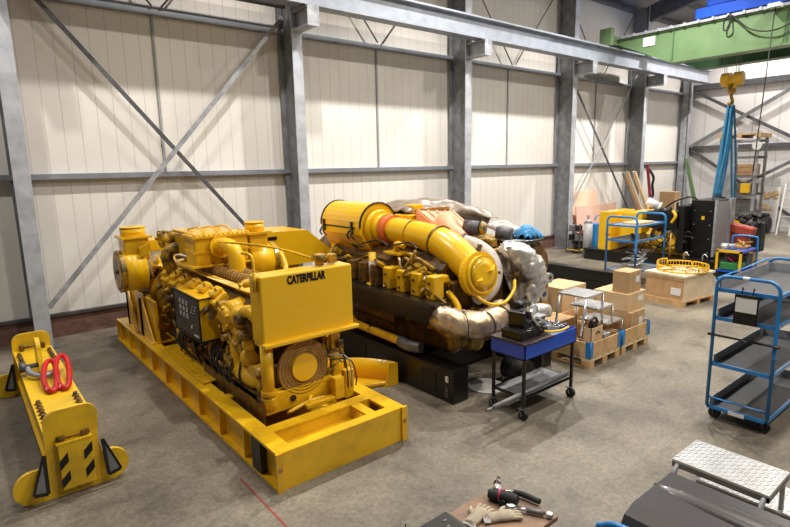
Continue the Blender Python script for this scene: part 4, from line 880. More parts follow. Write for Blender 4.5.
for k in range(6):
    z1 = .80 if k in (1, 3) else .75; m = MB(); a0, a1 = k*PI/3+.03, (k+1)*PI/3-.03
    arcwall(m, rx, ry, .47, a0, a1, .625, .65, 8); arcwall(m, rx, ry, .47, a0, a1, z1-.025, z1, 8)
    for q in range(9):
        a = a0+(a1-a0)*q/8; w_ = .02 if q in (0, 8) else .011; arcwall(m, rx, ry, .47, a-w_, a+w_, .65, z1-.02, 1)
    m.build('guard_segment', 'yellow_clean', t, None, .008)
m = MB(); m.ring((rx, ry, .622), (rx, ry, .63), .47, .42); m.ring((rx, ry, .64), (rx, ry, .65), .20, .17)
for k in range(5): a = k*2*PI/5; m.bar((rx+.18*math.cos(a), ry+.18*math.sin(a), .645), (rx+.45*math.cos(a), ry+.45*math.sin(a), .63), .02)
m.build('guard_spider', 'yellow_dirty', t)

# ---------------------------------------------------------------- blue shelf trolleys
def trolley(name, label, x0, x1, y0, y1, top, shelves, liner, edge, group='blue shelf trolleys', rail=True, hr=.018):
    t = thing(name, label, 'trolley', ((x0+x1)/2, (y0+y1)/2, 0), group)
    for x in (x0, x1):
        m = MB(); q_ = [(x, y0+.11-.11*math.cos(a), top-.11+.11*math.sin(a)) for a in [i*PI/10 for i in range(6)]]; q2 = [(x, y1-.11+.11*math.cos(a), top-.11+.11*math.sin(a)) for a in [i*PI/10 for i in range(5, -1, -1)]]; m.tube([(x, y0, .16)]+q_+q2+[(x, y1, .16)], hr, 10, False); m.build('end_hoop', 'blue', t)
    for z in shelves:
        m = MB(); m.box(x0, x1, y0, y0+.02, z-.02, z+.02); m.box(x0, x1, y1-.02, y1, z-.02, z+.02); m.box(x0, x0+.02, y0, y1, z-.02, z+.02); m.box(x1-.02, x1, y0, y1, z-.02, z+.02); s = m.build('shelf', 'blue', t)
        m = MB(); m.box(x0+.02, x1-.02, y0+.02, y1-.02, z-.008, z+.004)
        m.build('shelf_liner', liner, s)
        if edge: m = MB(); m.box(x0+.02, x1-.02, y1-.03, y1-.02, z, z+edge); m.box(x1-.03, x1-.02, y0+.02, y1-.02, z, z+edge); m.build('shelf_wall', 'shelf_light', s)
    for x in (x0+.1, x1-.1):
        for y in (y0+.05, y1-.05): caster_at(t, x, y, .06, .15)
    return t
bc = trolley('shelf_trolley', 'tall blue shelf trolley with dark grey shelves and a clipboard, right edge', 6.14, 7.70, 1.60, 2.17, 1.61, (.15, .64, 1.15, 1.46), 'shelf_grey', .10)
m = MB(); m.tube([(6.12, 1.55, .97), (6.12, 2.21, .97)], .016, 8, False); m.build('push_bar', 'black', bc)
m = MB(); m.tube([(6.14, 2.17, 1.575), (7.7, 2.17, 1.60)], .016, 8, False); m.tube([(6.14, 1.6, .26), (6.14, 2.17, .26)], .012, 8, False); m.each('side_rail', 'blue', bc)
m = MB(); m.box(6.115, 6.12, 1.80, 1.95, .13, .17); m.build('name_plate', 'white', bc)
m = MB(); m.ring((6.14, 1.87, 1.611), (6.14, 1.93, 1.611), .02, .018); m.build('hoop_tape', 'white', bc)
t = thing('clipboard', 'black clipboard folder hanging on the near end of the tall blue trolley', 'clipboard', (6.1, 1.87, 1.13))
m = MB(); m.box(6.095, 6.105, 1.76, 1.98, 1.14, 1.45, .003); m.build('board', 'black', t)
m = MB(); m.box(6.09, 6.094, 1.775, 1.965, 1.27, 1.42); m.build('paper_sheet', 'white', t)
m = MB(); m.box(6.085, 6.11, 1.79, 1.95, 1.425, 1.455, .004); m.tube([(6.1, 1.92, 1.45), (6.12, 1.92, 1.52), (6.14, 1.92, 1.50)], .006, 6); m.tube([(6.1, 1.82, 1.45), (6.12, 1.82, 1.52), (6.14, 1.82, 1.50)], .006, 6); m.build('clip', 'black_dull', t)
mid = trolley('shelf_trolley', 'smaller blue shelf trolley with coiled hoses, behind the plywood crate', 11.55, 12.9, 5.77, 6.47, 1.60, (.36, 1.06, 1.40), 'shelf_light', 0, hr=.024)
for i, (x, y, r) in enumerate(((12.1, 6.1, .26), (12.45, 6.15, .22), (12.25, 6.05, .17))):
    m = MB(); pts = [(x+r*math.cos(k*.6)*(1+.1*math.sin(k)), y+r*.8*math.sin(k*.6), .42+.02*i+.012*k+.02*math.sin(k*1.7)) for k in range(24)]
    m.tube(pts, .02, 7); tag(m.build('hose_coil', 'alu' if i % 2 == 0 else 'galv_dark'), ('largest grey coiled hose on the bottom shelf of the smaller blue trolley', 'dark coiled hose to the right on the bottom shelf of the smaller blue trolley', 'smallest grey coil lying in the middle of the bottom trolley shelf')[i], 'hose', 'coiled hoses')
m = MB(); m.box(11.9, 12.6, 5.9, 6.3, 1.405, 1.45, .01); tag(m.build('cardboard_sheet', 'card_light'), 'flat cardboard piece on the top shelf of the smaller blue trolley', 'cardboard')
random.seed(31)
for i in range(7):
    x, y = 11.7+i*.16, 5.9+.35*random.random(); m = MB(); m.cyl((x, y, 1.065), (x+.06, y+.06, 1.12+.06*random.random()), .04, n=10); m.box(x-.05, x+.05, y-.04, y+.04, 1.065, 1.10, .005)
    tag(m.build('machine_part', random.choice(('dark_steel', 'black', 'yellow_dirty'))), 'small machine part on the middle shelf of the smaller blue trolley', 'part', 'machine parts on the smaller trolley')

# ---------------------------------------------------------------- long black skid beam on the floor
m = MB(); m.box(10.5, 10.74, 5.5, 9.9, .50, .53); m.box(10.5, 10.74, 5.5, 9.9, 0, .03); m.box(10.6, 10.63, 5.5, 9.9, .03, .50); m.box(10.58, 10.60, 5.5, 9.9, .25, .27)
for k in range(7): m.cyl((10.59, 5.8+k*.6, .38), (10.61, 5.8+k*.6, .38), .03, n=8); m.cyl((10.59, 5.8+k*.5, .12), (10.61, 5.8+k*.5, .12), .03, n=8)
tag(m.build('skid_beam', 'black'), 'long black steel skid beam lying on the floor behind the boxes', 'beam')
m = MB(); m.obox((8.6, 6.2, .12), (.9, .22, .22), (0, 0, -.7), .01); tag(m.build('black_beam', 'black'), 'short black steel beam lying at an angle behind the large engine', 'beam')

# ---------------------------------------------------------------- far generator set with black radiator
F = thing('generator_set', 'black and yellow generator set with tall black radiator, in the far corner', 'generator', (14.6, 7, 0))
m = MB(); m.box(13.7, 15.4, 5.15, 8.9, 0, .34, .01); m.box(13.66, 13.7, 5.15, 8.9, .3, .36); m.build('base_frame', 'black', F)
m = MB(); m.box(13.75, 15.1, 8.13, 8.5, .36, 1.58, .01); m.build('control_cabinet', 'yellow_clean', F)
m = MB(); m.box(13.85, 15.3, 7.30, 7.88, .7, 1.58, .01); m.box(14.2, 15.2, 7.88, 8.13, .6, 1.4); m.build('alternator_cover', 'yellow_clean', F)
m = MB(); m.box(13.742, 13.75, 8.12, 8.2, .85, .88); m.box(13.742, 13.75, 8.22, 8.3, .85, .88); m.build('warning_sticker', 'red', F)
m = MB(); m.cyl((14.5, 7.0, .75), (14.5, 7.9, .75), .36, n=24); m.box(14.1, 14.9, 6.3, 7.1, .45, 1.0, .05); m.box(14.2, 14.8, 6.2, 7.0, .36, .6); m.build('engine_block', 'yellow', F)
m = MB(); m.box(14.0, 14.9, 6.25, 7.1, 1.1, 1.58, .05); m.box(13.9, 14.4, 6.3, 7.2, 1.15, 1.66, .03); m.cyl((14.0, 7.0, 1.62), (14.0, 6.6, 1.7), .1); m.box(13.9, 14.7, 6.2, 6.4, .5, 1.85, .03); m.build('intake_assembly', 'black', F)
m = MB(); m.tube([(13.88, 6.5, 1.7), (13.84, 6.4, 1.55), (13.86, 6.5, 1.35)], .04); m.cyl((13.95, 6.45, .7), (14.2, 6.45, .7), .12); m.cyl((13.95, 6.8, .85), (14.2, 6.8, .85), .1); m.each('engine_pipe', 'yellow', F)
rad = MB().box(14.25, 15.35, 5.62, 6.2, .36, 2.0, .015).build('radiator', 'black', F)
m = MB(); m.box(14.32, 15.28, 5.60, 5.62, .45, 1.95)
for k in range(24): m.box(14.32, 15.28, 5.592, 5.60, .46+k*.062, .485+k*.062)
m.build('radiator_core', 'grey', rad)
m = MB(); m.box(15.1, 15.4, 5.55, 5.62, .4, 2.02); m.box(14.22, 14.3, 5.57, 5.62, .4, 2.02); m.each('core_frame', 'galv', rad)
m = MB(); m.box(14.235, 14.25, 5.85, 5.92, 1.45, 1.55); m.build('yellow_sticker', 'lime', rad)
m = MB()
for z in (.5, .9, 1.3, 1.7):
    for y in (5.72, 6.1): m.cyl((14.235, y, z), (14.25, y, z), .014, n=8)
m.each('rivet', 'galv', rad)
m = MB(); m.tube([(14.4, 6.1, 2.0), (14.35, 6.3, 2.08), (14.3, 6.7, 1.9), (14.3, 7.0, 1.6)], .025); m.tube([(14.3, 5.7, 2.0), (14.6, 5.8, 2.1), (15.2, 5.75, 2.02)], .025); m.tube([(14.2, 6.2, 1.9), (14.1, 6.3, 1.4), (14.15, 6.35, .9), (14.2, 6.2, .5)], .03)
random.seed(9)
for k in range(22):
    x, y, z = 13.98, random.uniform(6.2, 7.1), random.uniform(.45, 1.5); m.tube([(x, y, z), (x-.05, y+random.uniform(-.2, .2), z+.1), (x+.03, y+random.uniform(-.3, .3), z+random.uniform(-.3, .3))], .018, 6)
m.build('black_hose', 'rubber', F)
m = MB()
for k in range(26): m.obox((random.uniform(13.96, 14.2), random.uniform(6.2, 7.1), random.uniform(.45, 1.2)), (.1, random.uniform(.06, .16), random.uniform(.06, .14)), (random.random(), 0, 0), .01)
m.build('engine_fittings', 'yellow_dirty', F)
F.location = (15.30, 6.86, 0); F.scale = (1, 1, .90)
for y in (5.5, 5.95): 
    m = MB(); m.tube([(14.48, y, .3), (14.48, y, .44), (14.48, y-.05, .48), (14.48, y-.12, .40)], .018, 6); tag(m.build('lifting_eye', 'alu'), 'bent steel eye on the far black base, %s' % ('nearer the tool trolley' if y < 5.7 else 'farther from the tool trolley'), 'eye', 'steel eyes')
m = MB(); m.cyl((14.44, 6.3, .30), (14.44, 6.3, .95), .02); tag(m.build('drain_pipe', 'brown'), 'thin rusty upright pipe on the far black base', 'pipe')
# white exhaust pot on top
m = MB(); m.cyl((14.95, 7.22, 1.74), (15.1, 6.98, 1.58), .11, .12, 22); m.cyl((15.1, 6.98, 1.58), (15.12, 6.94, 1.56), .135, n=22); m.cyl((15.1, 7.0, 1.35), (15.1, 7.0, 1.6), .05); tag(m.build('exhaust_pot', 'white'), 'white cylindrical exhaust pot tilted on the far generator set', 'exhaust')
# gas cylinder, racks of small stuff to its left
t = thing('gas_cylinder', 'grey gas cylinder standing left of the far yellow cabinet', 'gas cylinder', (14.75, 8.88, 0))
m = MB(); m.cyl((14.75, 8.88, 0), (14.75, 8.88, 1.02), .13, n=24); m.cyl((14.75, 8.88, 1.02), (14.75, 8.88, 1.14), .13, .05, 24); m.build('bottle', 'grey', t)
m = MB(); m.cyl((14.75, 8.88, 1.14), (14.75, 8.88, 1.22), .035); m.box(14.7, 14.8, 8.85, 8.91, 1.22, 1.26, .01); m.build('valve', 'galv', t)
t = thing('small_rack', 'low steel rack with small cans left of the grey gas cylinder', 'rack', (15.2, 9.5, 0))
m = MB()
for y in (9.3, 9.75):
    for x in (15.0, 15.35): m.box(x, x+.03, y, y+.03, 0, .95)
m.build('upright', 'dark_steel', t)
for z in (.1, .4, .7): MB().box(15.0, 15.38, 9.3, 9.78, z, z+.02).build('shelf', 'lime' if z < .3 else 'dark_steel', t)
for z in (.12, .42, .72):
    for k in range(2): tag(MB().box(15.03, 15.2, 9.34+.22*k, 9.5+.22*k, z, z+.17, .01).build('storage_tin', 'black' if (k+int(z*10)) % 2 else 'galv_dark'), 'small dark tin in the low rack beside the gas cylinder', 'tin', 'tins in the low rack')
m = MB(); m.box(15.7, 16.1, 9.2, 9.6, 0, .9, .03); m.tube([(15.72, 9.25, 1.0), (15.77, 9.2, 1.15), (16.0, 9.2, 1.15), (16.1, 9.25, 1.0)], .02); tag(m.build('welding_machine', 'blue'), 'blue machine half hidden behind the far yellow cabinet', 'machine')
t = thing('black_bucket', 'black bucket at the foot of the fourth column', 'bucket', (15.85, 10.3, 0))
m = MB(); m.cyl((15.75, 9.8, 0), (15.75, 9.8, .50), .20, .25, 24, False); m.cyl((15.75, 9.8, 0), (15.75, 9.8, .02), .2, n=24); m.build('bucket_wall', 'black', t, None, .01); m = MB(); m.ring((15.75, 9.8, .49), (15.75, 9.8, .52), .262, .24); m.build('bucket_rim', 'black_dull', t)
# boards and planks against the wall
def lean(name, label, cat, x0, x1, y_foot, y_top, z0, z1, th, mat, group=None):
    m = MB(); vs = [(x0, y_foot, z0), (x1, y_foot, z0), (x1, y_top, z1), (x0, y_top, z1)]
    m.add(vs+[(x, y+th, z) for x, y, z in vs], [(0,1,2,3), (7,6,5,4), (0,4,5,1), (1,5,6,2), (2,6,7,3), (3,7,4,0)]); return tag(m.build(name, mat), label, cat, group)
lean('wall_board', 'tall salmon coloured board leaning on the wall behind the pink one', 'board', 16.45, 18.1, 10.42, 10.60, 0, 1.85, .03, 'pink_light')
lean('wall_board', 'wide pink board leaning on the wall beside the fourth column', 'board', 16.4, 19.0, 10.2, 10.36, 0, 1.35, .03, 'pink')
lean('wall_board', 'low dark red board in front of the pink board', 'board', 16.3, 17.1, 10.02, 10.1, 0, .55, .03, 'red_dull')
def plank(label, p, q, w, th, mat='wood_pale', nm='plank', cat='plank', grp='planks leaning on the wall'):
    return tag(MB().bar(p, q, w, th).build(nm, mat), label, cat, grp)
plank('leftmost brown plank leaning against the fifth column', (19.5, 9.3, 0), (18.7, 9.98, 2.42), .12, .04, 'wood_dark')
plank('left pale plank of the leaning pair by the fifth column', (19.95, 9.4, 0), (18.98, 9.98, 2.47), .2, .05)
plank('right pale plank of the leaning pair by the fifth column', (20.4, 9.4, 0), (19.50, 9.98, 2.47), .2, .05)
plank('dark red steel bar leaning on the wall right of the fifth column', (20.32, 9.5, 0), (20.42, 9.95, 2.7), .10, .05, 'maroon', 'steel_bar', 'bar')
m = MB(); m.tube([(21.4, 10.62, 2.72), (21.5, 10.4, 2.5), (21.7, 10.3, 2.2), (21.65, 10.3, 1.9), (21.75, 10.3, 1.5), (21.55, 10.3, 1.3)], .05, 8); tag(m.build('chain_hoist', 'black'), 'black chain hanging on the wall right of the red bar', 'chain')
plank('green steel tube leaning in the far corner of the hall', (24.7, 9.6, 0), (24.45, 10.25, 2.9), .12, .12, 'green', 'steel_tube', 'tube', None)
t = thing('wooden_cabinet', 'small brown wooden cabinet standing behind the far generator set', 'cabinet', (22.4, 9.9, 0))
m = MB(); m.box(22.1, 22.6, 9.6, 10.2, 0, 1.62, .01); m.build('carcass', 'card', t); m = MB(); m.box(22.15, 22.55, 9.585, 9.6, .2, 1.3); m.build('door_panel', 'ply_pale', t); m = MB(); m.box(22.25, 22.45, 9.57, 9.585, .9, 1.2); m.build('opening', 'black', t)
lean('wall_sheet', 'grey sheet panel against the end wall behind the blue slings', 'panel', 24.2, 24.9, 8.6, 8.9, 0, 2.0, .05, 'galv_dark')
# storage rack with shelves and mesh boxes against the end wall
SR = thing('storage_rack', 'tall steel storage rack by the end wall, behind the blue slings', 'rack', (23.3, 7.6, 0))
for x in (22.7, 23.6):
    for y in (7.05, 8.25):
        MB().box(x, x+.09, y, y+.09, 0, 3.6).build('upright', 'galv', SR)
for z in (.15, .85, 1.5, 2.15, 2.85, 3.45):
    m = MB(); m.box(22.68, 22.74, 7.05, 8.34, z, z+.09); m.box(23.62, 23.68, 7.05, 8.34, z, z+.09); m.box(22.7, 23.68, 7.08, 8.3, z+.07, z+.09); m.build('rack_shelf', 'galv_dark' if z < 3 else 'galv', SR)
MB().box(22.66, 22.69, 7.7, 8.3, .3, 3.4).build('mesh_back', 'galv', SR)
def meshbox(z, h, label, mat):
    m = MB()
    for k in range(9): m.box(22.75+.0, 22.76, 7.2+k*.125, 7.21+k*.125, z, z+h)
    for k in range(4): m.box(22.75, 22.76, 7.2, 8.2, z+k*h/3.2, z+k*h/3.2+.012)
    m.box(22.78, 23.55, 7.2, 8.2, z, z+h*.8); tag(m.build('mesh_container', mat), label, 'container', 'containers in the storage rack')
meshbox(.95, .48, 'mesh container low in the storage rack', 'galv_dark'); meshbox(1.6, .42, 'dark mesh container in the middle of the storage rack', 'galv_dark'); meshbox(2.25, .5, 'brown mesh container in the upper storage rack', 'card'); 
tag(MB().box(22.6, 22.9, 7.2, 7.5, 1.6, 1.95, .02).build('yellow_bin', 'lime') , 'small yellow bin on the storage rack', 'bin')
t = thing('wooden_pallet', 'wooden pallet on top of the storage rack', 'pallet', (23.2, 7.7, 3.605))
MB().box(22.6, 23.8, 7.0, 8.4, 3.70, 3.75).build('deck_boards', 'wood', t)
m = MB()
for y in (7.0, 7.6, 8.25): m.box(22.6, 23.8, y, y+.15, 3.605, 3.70)
m.each('block', 'wood', t)
m = MB(); m.cyl((22.64, 7.1, 3.3), (22.70, 7.1, 3.3), .15, n=20); tag(m.build('round_dial', 'glass'), 'round white dial high on the storage rack', 'dial')
t = thing('stained_panel', 'white panel with yellow brown stains leaning on the end wall', 'panel', (24.9, 7, 0))
lp_ = MB(); lp_.add([(24.75, 6.86, .0), (24.75, 7.65, .0), (24.98, 7.65, 1.75), (24.98, 6.86, 1.75)], [(0, 1, 2, 3)]); lp_.build('panel_sheet', 'wall_end', t, None, .03)
random.seed(17); m = MB()
for k in range(16):
    y, z = random.uniform(6.95, 7.56), random.uniform(.6, 1.6); r = random.uniform(.04, .13); x = 24.75+z*.131-.05
    pg = [(x+ .148*r*random.uniform(.6, 1)*math.sin(a), y+r*random.uniform(.5, 1.2)*math.cos(a), z+r*random.uniform(.5, 1.2)*math.sin(a)) for a in [i*PI/5 for i in range(10)]]
    m.add(pg, [tuple(range(10))])
m.each('stain', 'wood', t)
m = MB(); m.box(23.9, 24.6, 6.95, 7.75, .08, .5, .08); m.cyl((24.0, 6.85, .35), (24.0, 7.6, .35), .28); m.box(23.95, 24.5, 7.0, 7.3, .45, .75, .05); m.cyl((23.9, 7.0, .12), (23.9, 7.12, .12), .12); tag(m.build('compressor', 'black_dull'), 'black compressor machine on the floor by the stained panel', 'machine')
t = thing('step_ladder', 'white ladder standing at the right edge by the end wall', 'ladder', (24.2, 6.3, 0))
for y in (6.15, 6.55): MB().bar((23.8, y, 0), (24.3, y-.02, 1.9), .05, .03).build('stile', 'white', t)
for k in range(5): MB().bar((23.9+.085*k*1.1, 6.15, .35+.34*k), (23.9+.085*k*1.1, 6.55, .35+.34*k), .04, .03).build('rung', 'white', t)

# ---------------------------------------------------------------- small tool trolley, red crate, round yellow housing
t = thing('tool_trolley', 'low yellow framed tool trolley with blue top and push handle', 'trolley', (14.9, 4.75, 0))
X0, X1, Y0, Y1 = 14.05, 15.05, 4.50, 5.05
m = MB()
m.box(X0, X0+.04, Y0, Y0+.05, .2, .70); m.box(X0, X0+.04, Y1-.05, Y1, .2, .70); m.box(X0, X0+.04, Y0, Y1, .65, .71); m.build('yellow_frame', 'yellow_clean', t)
m = MB(); m.box(X0+.04, X1, Y0, Y1, .64, .69, .005); m.box(X0, X1, Y0, Y1, .18, .22); m.build('deck', 'blue_deep', t)
m = MB(); m.tube([(X1, Y0, .2), (X1, Y0, .85), (X1, Y0+.08, .95), (X1, Y1-.08, .95), (X1, Y1, .85), (X1, Y1, .2)], .022); m.build('push_handle', 'blue', t)
for x in (X0+.1, X1-.12):
    for y in (Y0+.06, Y1-.06): caster_at(t, x, y, .09, .18)
tag(MB().box(14.12, 14.55, 4.56, 4.98, .221, .40, .02).build('green_crate', 'green_plastic'), 'green plastic crate on the lower deck of the tool trolley', 'crate')
m = MB(); m.tube([(14.18, 4.7, .42), (14.25, 4.85, .52), (14.4, 4.7, .48), (14.5, 4.85, .42)], .018, 6); tag(m.build('cable', 'magenta'), 'reddish cable heaped in the green crate', 'cable')
tag(MB().box(14.6, 14.98, 4.55, 5.0, .221, .55, .02).build('tool_case', 'dark_steel'), 'dark case on the lower deck of the tool trolley', 'case')
m = MB(); m.cyl((14.2, 4.92, .691), (14.2, 4.92, .84), .09); m.box(14.3, 14.55, 4.78, 5.0, .691, .80, .02); tag(m.build('metal_can', 'alu'), 'grey metal parts on the left of the blue trolley top', 'can')
m = MB(); m.box(14.6, 14.95, 4.6, 4.9, .691, .75, .01); m.tube([(14.6, 4.65, .77), (14.7, 4.7, .85), (14.85, 4.75, .8), (14.95, 4.9, .85)], .025, 6); m.bar((14.6, 4.9, .78), (15.0, 4.6, .83), .03); tag(m.build('tool_heap', 'brown'), 'heap of tools on the right of the blue trolley top', 'tools')
t = thing('yellow_housing', 'round yellow machine housing behind the tool trolley', 'machine part', (16.9, 5.6, 0))
m = MB(); m.cyl((16.6, 5.75, .85), (16.95, 5.9, .85), .40, n=30); m.box(16.5, 17.3, 5.4, 6.1, .3, .7, .04); m.box(16.4, 17.4, 5.2, 6.3, 0, .3); m.build('housing', 'yellow', t)
m = MB(); random.seed(41)
for k in range(30): m.obox((16.6+random.random()*.6, 5.0+random.random()*.8, .9+random.random()*.42), (.12, .14, .1), (random.random(), random.random(), 0), .02)
m.box(16.9, 17.3, 5.0, 5.8, .3, 1.1, .04); m.build('gear_train', 'black_dull', t)
m = MB(); m.obox((16.0, 5.20, 1.0), (.30, .66, .22), (.20, 0, 0), .02); m.obox((16.0, 5.2, 1.03), (.24, .6, .2), (.20, 0, 0), .02); m.box(15.9, 16.15, 5.0, 5.4, 0, .92); tag(m.build('red_crate', 'red_dull'), 'dull red steel box behind the tool trolley', 'box')

# ---------------------------------------------------------------- foreground: checker plate step
t = thing('platform_step', 'two-tread aluminium checker plate work step, bottom right', 'step', (4.3, 1.28, 0))
def tread(x0, x1, y0, y1, z):
    m = MB(); m.box(x0, x1, y0, y1, z-.022, z, .003); a = m.build('tread', 'alu', t)
    m = MB(); n1 = int((x1-x0)/.035); n2 = int((y1-y0)/.035)
    for i in range(n1):
        for j in range(n2):
            cx_, cy = x0+.02+i*.035, y0+.02+j*.035; s = 1 if (i+j) % 2 else -1
            m.obox((cx_, cy, z+.0015), (.028, .008, .003), (0, 0, s*.78))
    m.build('checker_pattern', 'alu', a)
tread(3.95, 4.38, .97, 1.60, .60); tread(4.33, 4.72, .90, 1.56, .30)
m = MB()
for y in (1.0, 1.56):
    m.tube([(3.97, y, .57), (3.90, y, .50), (3.85, y, .3), (3.82, y, .0)], .017, 10); m.tube([(4.36, y, .57), (4.38, y, .3), (4.40, y, 0)], .017, 10); m.tube([(4.70, y-.02, .27), (4.74, y-.02, .2), (4.76, y-.02, 0)], .017, 10); m.tube([(3.86, y, .27), (4.7, y, .27)], .013, 8)
m.each('leg', 'galv', t)
m = MB(); m.box(3.95, 4.38, .97, .985, .54, .58); m.box(3.95, 3.965, .97, 1.6, .54, .58); m.box(4.33, 4.72, .90, .915, .24, .28); m.box(4.33, 4.345, .90, 1.56, .24, .28); m.build('tread_rail', 'galv_dark', t)
MB().cyl((3.862, 1.56, .34), (3.88, 1.56, .42), .02).build('yellow_mark', 'lime', t)
# grey hooded machine
t = thing('equipment_hood', 'dark grey glossy machine hood with a long raised bulge, bottom right', 'machine hood', (2.7, .6, 0))
m = MB(); m.prism([(2.32, 1.04), (2.36, 1.10), (2.44, 1.125), (2.86, 1.125), (2.92, 1.09), (2.94, .95), (2.94, .5), (2.32, .5)], 'XZ', -.6, 1.16); m.build('hood_shell', 'hood', t)
m = MB(); m.box(2.36, 2.90, -.55, 1.1, 0, .52); m.build('hood_base', 'black_dull', t)
m = MB(); m.sphere((2.70, .52, 1.115), 1, 30, 16, (.085, .66, .04)); m.build('raised_bulge', 'hood', t)
m = MB(); m.box(2.315, 2.33, -.6, 1.16, 1.0, 1.03); m.build('edge_trim', 'galv', t)
m = MB(); m.tube([(2.25, .85, 0), (2.25, .85, .95), (2.25, .87, 1.05), (2.25, .95, 1.10), (2.25, 1.13, 1.10), (2.25, 1.21, 1.05), (2.25, 1.23, .95), (2.25, 1.23, 0)], .017, 10); tag(m.build('tube_hoop', 'blue'), 'blue tube handle hoop beside the dark grey hood, bottom edge', 'handle')
# workbench board with tools
t = thing('workbench', 'worn brown workbench board with tools at the bottom edge', 'workbench', (2.1, 1.7, 0))
m = MB(); m.box(1.50, 2.35, 1.52, 1.93, .872, .90, .003); m.build('bench_top', 'wood_dark', t)
for x in (1.55, 2.28):
    for y in (1.57, 1.88): MB().box(x-.02, x+.02, y-.02, y+.02, 0, .875).build('leg', 'dark_steel', t)
z = .90
t = thing('claw_hammer', 'hammer with black rubber grip and steel head on the workbench', 'hammer', (2.3, 1.75, z))
m = MB(); m.cyl((2.27, 1.84, z+.03), (2.315, 1.78, z+.03), .011); m.build('shaft', 'chrome', t)
m = MB(); m.tube([(2.305, 1.80, z+.03), (2.335, 1.74, z+.026), (2.35, 1.64, z+.024)], [.014, .017, .016], 12); m.build('grip', 'rubber', t)
m = MB(); m.cyl((2.23, 1.86, z+.03), (2.30, 1.91, z+.034), .021); m.obox((2.265, 1.865, z+.03), (.05, .04, .035), (0, 0, .6), .006); m.tube([(2.30, 1.90, z+.034), (2.33, 1.925, z+.04), (2.34, 1.92, z+.06)], [.018, .014, .006], 10); m.build('hammer_head', 'chrome', t)
t = thing('impact_driver', 'black and magenta cordless driver lying on the workbench', 'driver', (2.22, 1.8, z))
m = MB(); m.tube([(2.18, 1.875, z+.035), (2.20, 1.84, z+.035), (2.235, 1.77, z+.035), (2.25, 1.72, z+.035)], [.024, .032, .036, .028], 14); m.tube([(2.22, 1.8, z+.03), (2.17, 1.77, z+.03)], .02, 10); m.build('driver_body', 'rubber', t)
m = MB(); m.ring((2.212, 1.822, z+.035), (2.216, 1.815, z+.035), .037, .03, 18); m.sphere((2.23, 1.80, z+.068), .008, 8, 6); m.build('coloured_trim', 'magenta', t)
t = thing('torque_wrench', 'chrome ratchet wrench with knurled handle at the bench edge', 'wrench', (2.28, 1.6, z))
m = MB(); m.cyl((2.20, 1.72, z+.02), (2.29, 1.56, z+.02), .010); m.cyl((2.195, 1.72, z+.005), (2.195, 1.72, z+.035), .022); m.cyl((2.30, 1.54, z+.008), (2.30, 1.54, z+.03), .018); m.build('wrench_shaft', 'chrome', t)
m = MB(); m.cyl((2.24, 1.65, z+.02), (2.285, 1.57, z+.02), .014); m.build('knurled_handle', 'galv_dark', t)
for i, (x, y, a, l) in enumerate(((2.02, 1.80, .2, 'crumpled canvas work glove lying flat on the workbench'), (2.12, 1.70, -.5, 'second canvas work glove, nearer the ratchet wrench'))):
    t = thing('work_glove', l, 'glove', (x, y, z), 'work gloves')
    m = MB(); c, s = math.cos(a), math.sin(a)
    W_ = lambda u, v, h: (x+u*c-v*s, y+u*s+v*c, z+h)
    m.tube([W_(-.10, 0, .014), W_(-.04, 0, .018), W_(.02, 0, .02), (W_(.045, 0, .016))], [.036, .038, .042, .03], 12)
    for v in m.v: v.z = z+(v.z-z)*.55+.004
    for k, dv in enumerate((-.03, -.01, .01, .03)): m.tube([W_(.03, dv, .014), W_(.07, dv*1.25, .016), W_(.095-.008*abs(k-1.5), dv*1.3, .011)], [.012, .011, .008], 8)
    m.tube([W_(-.02, .03, .014), W_(.01, .06, .015), (W_(.03, .07, .012))], [.013, .012, .009], 8); m.build('glove_body', 'textile', t)
    m = MB(); m.tube([W_(-.13, 0, .016), W_(-.095, 0, .016)], .04, 12, False)
    for v in m.v: v.z = z+.002+(v.z-z)*.5
    m.build('glove_cuff', 'lag', t)
t = thing('tool_case', 'black open tool case on the workbench, bottom edge', 'case', (1.83, 1.85, z))
m = MB(); m.obox((1.76, 1.76, z+.032), (.19, .26, .06), (0, 0, 0), .006); m.build('case_shell', 'black', t)
m = MB(); m.obox((1.76, 1.76, z+.063), (.15, .22, .003), (0, 0, 0)); m.build('case_insert', 'black_dull', t)
m = MB()
for k in range(4): m.cyl((1.72+.02*k, 1.70+.045*k, z+.067), (1.74+.02*k, 1.695+.045*k, z+.067), .004, n=8)
m.each('socket_bit', 'galv', t)
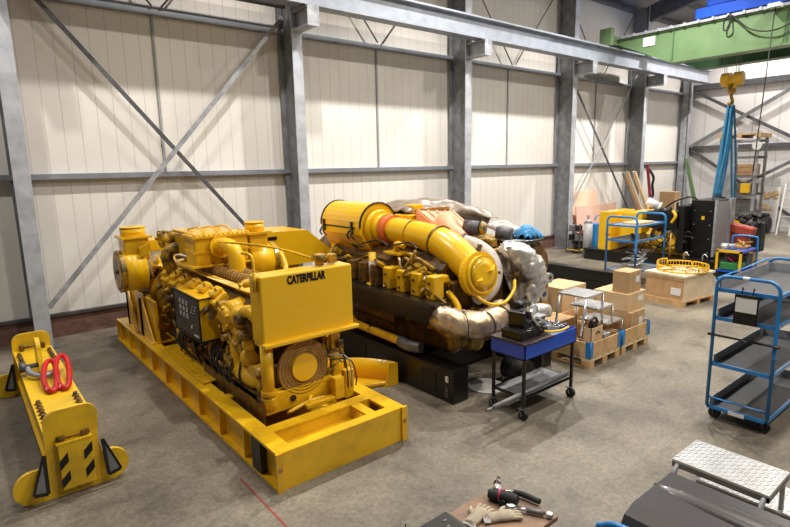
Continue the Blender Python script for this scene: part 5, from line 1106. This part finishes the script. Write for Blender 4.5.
tag(MB().obox((1.96, 1.79, z+.012), (.03, .02, .024), (0, 0, .3), .004).build('plastic_plug', 'red'), 'tiny red plug beside the black tool case', 'plug')
m = MB(); m.cyl((1.56, 1.88, z), (1.56, 1.88, z+.13), .003, n=6); tag(m.build('steel_rod', 'black'), 'thin black rod standing up at the bottom edge left of the tool case', 'rod')

m = MB(); m.add([(1.722, 4.45, .003), (1.738, 4.45, .003), (1.738, 3.3, .003), (1.722, 3.3, .003)], [(0, 1, 2, 3)]); tag(m.build('floor_mark', 'red_dull'), 'faint red line drawn on the floor in front of the yellow generator set', 'mark')
# ---------------------------------------------------------------- light
W = bpy.data.worlds.new('world'); bpy.context.scene.world = W; W.use_nodes = True
W.node_tree.nodes['Background'].inputs[0].default_value = (1.0, .96, .90, 1); W.node_tree.nodes['Background'].inputs[1].default_value = .10
def fill_lamp(x, y, z, e, size=.7, col=(1, .93, .82), target=None):
    d = bpy.data.lights.new('bay_and_fill_lamp', 'AREA'); d.energy = e; d.size = size; d.shape = 'DISK'; d.color = col
    o = bpy.data.objects.new('bay_and_fill_lamp', d); C.objects.link(o); o.location = (x, y, z)
    if target: o.rotation_euler = (Vector(target)-Vector((x, y, z))).to_track_quat('-Z', 'Y').to_euler()
    return o
for i, x in enumerate((-.5, 4.5, 9.5, 14.5, 19.5, 23.5)):
    d = bpy.data.lights.new('bay_and_fill_lamp', 'SPOT'); d.energy = (900, 1250, 1900, 2000, 2100, 1700)[i]; d.shadow_soft_size = .12; d.spot_size = math.radians(124); d.spot_blend = .55; d.color = (1, .955, .89)
    o = bpy.data.objects.new('bay_and_fill_lamp', d); C.objects.link(o); o.location = (x, 7.1, 8.9)
for x, e in ((3.0, 190), (8.0, 360), (15.0, 420), (21.5, 380)): fill_lamp(x, 2.2, 9.6, e, .5)  # added fill row, lifts the front faces and the floor
for x, e in ((4.5, 260), (9.5, 420)): fill_lamp(x, -2.5, 8.6, e, .5)  # added fill behind the camera, brightens faces turned this way
S = bpy.context.scene
S.view_settings.view_transform = 'Standard'; S.view_settings.look = 'None'; S.view_settings.exposure = 0.0
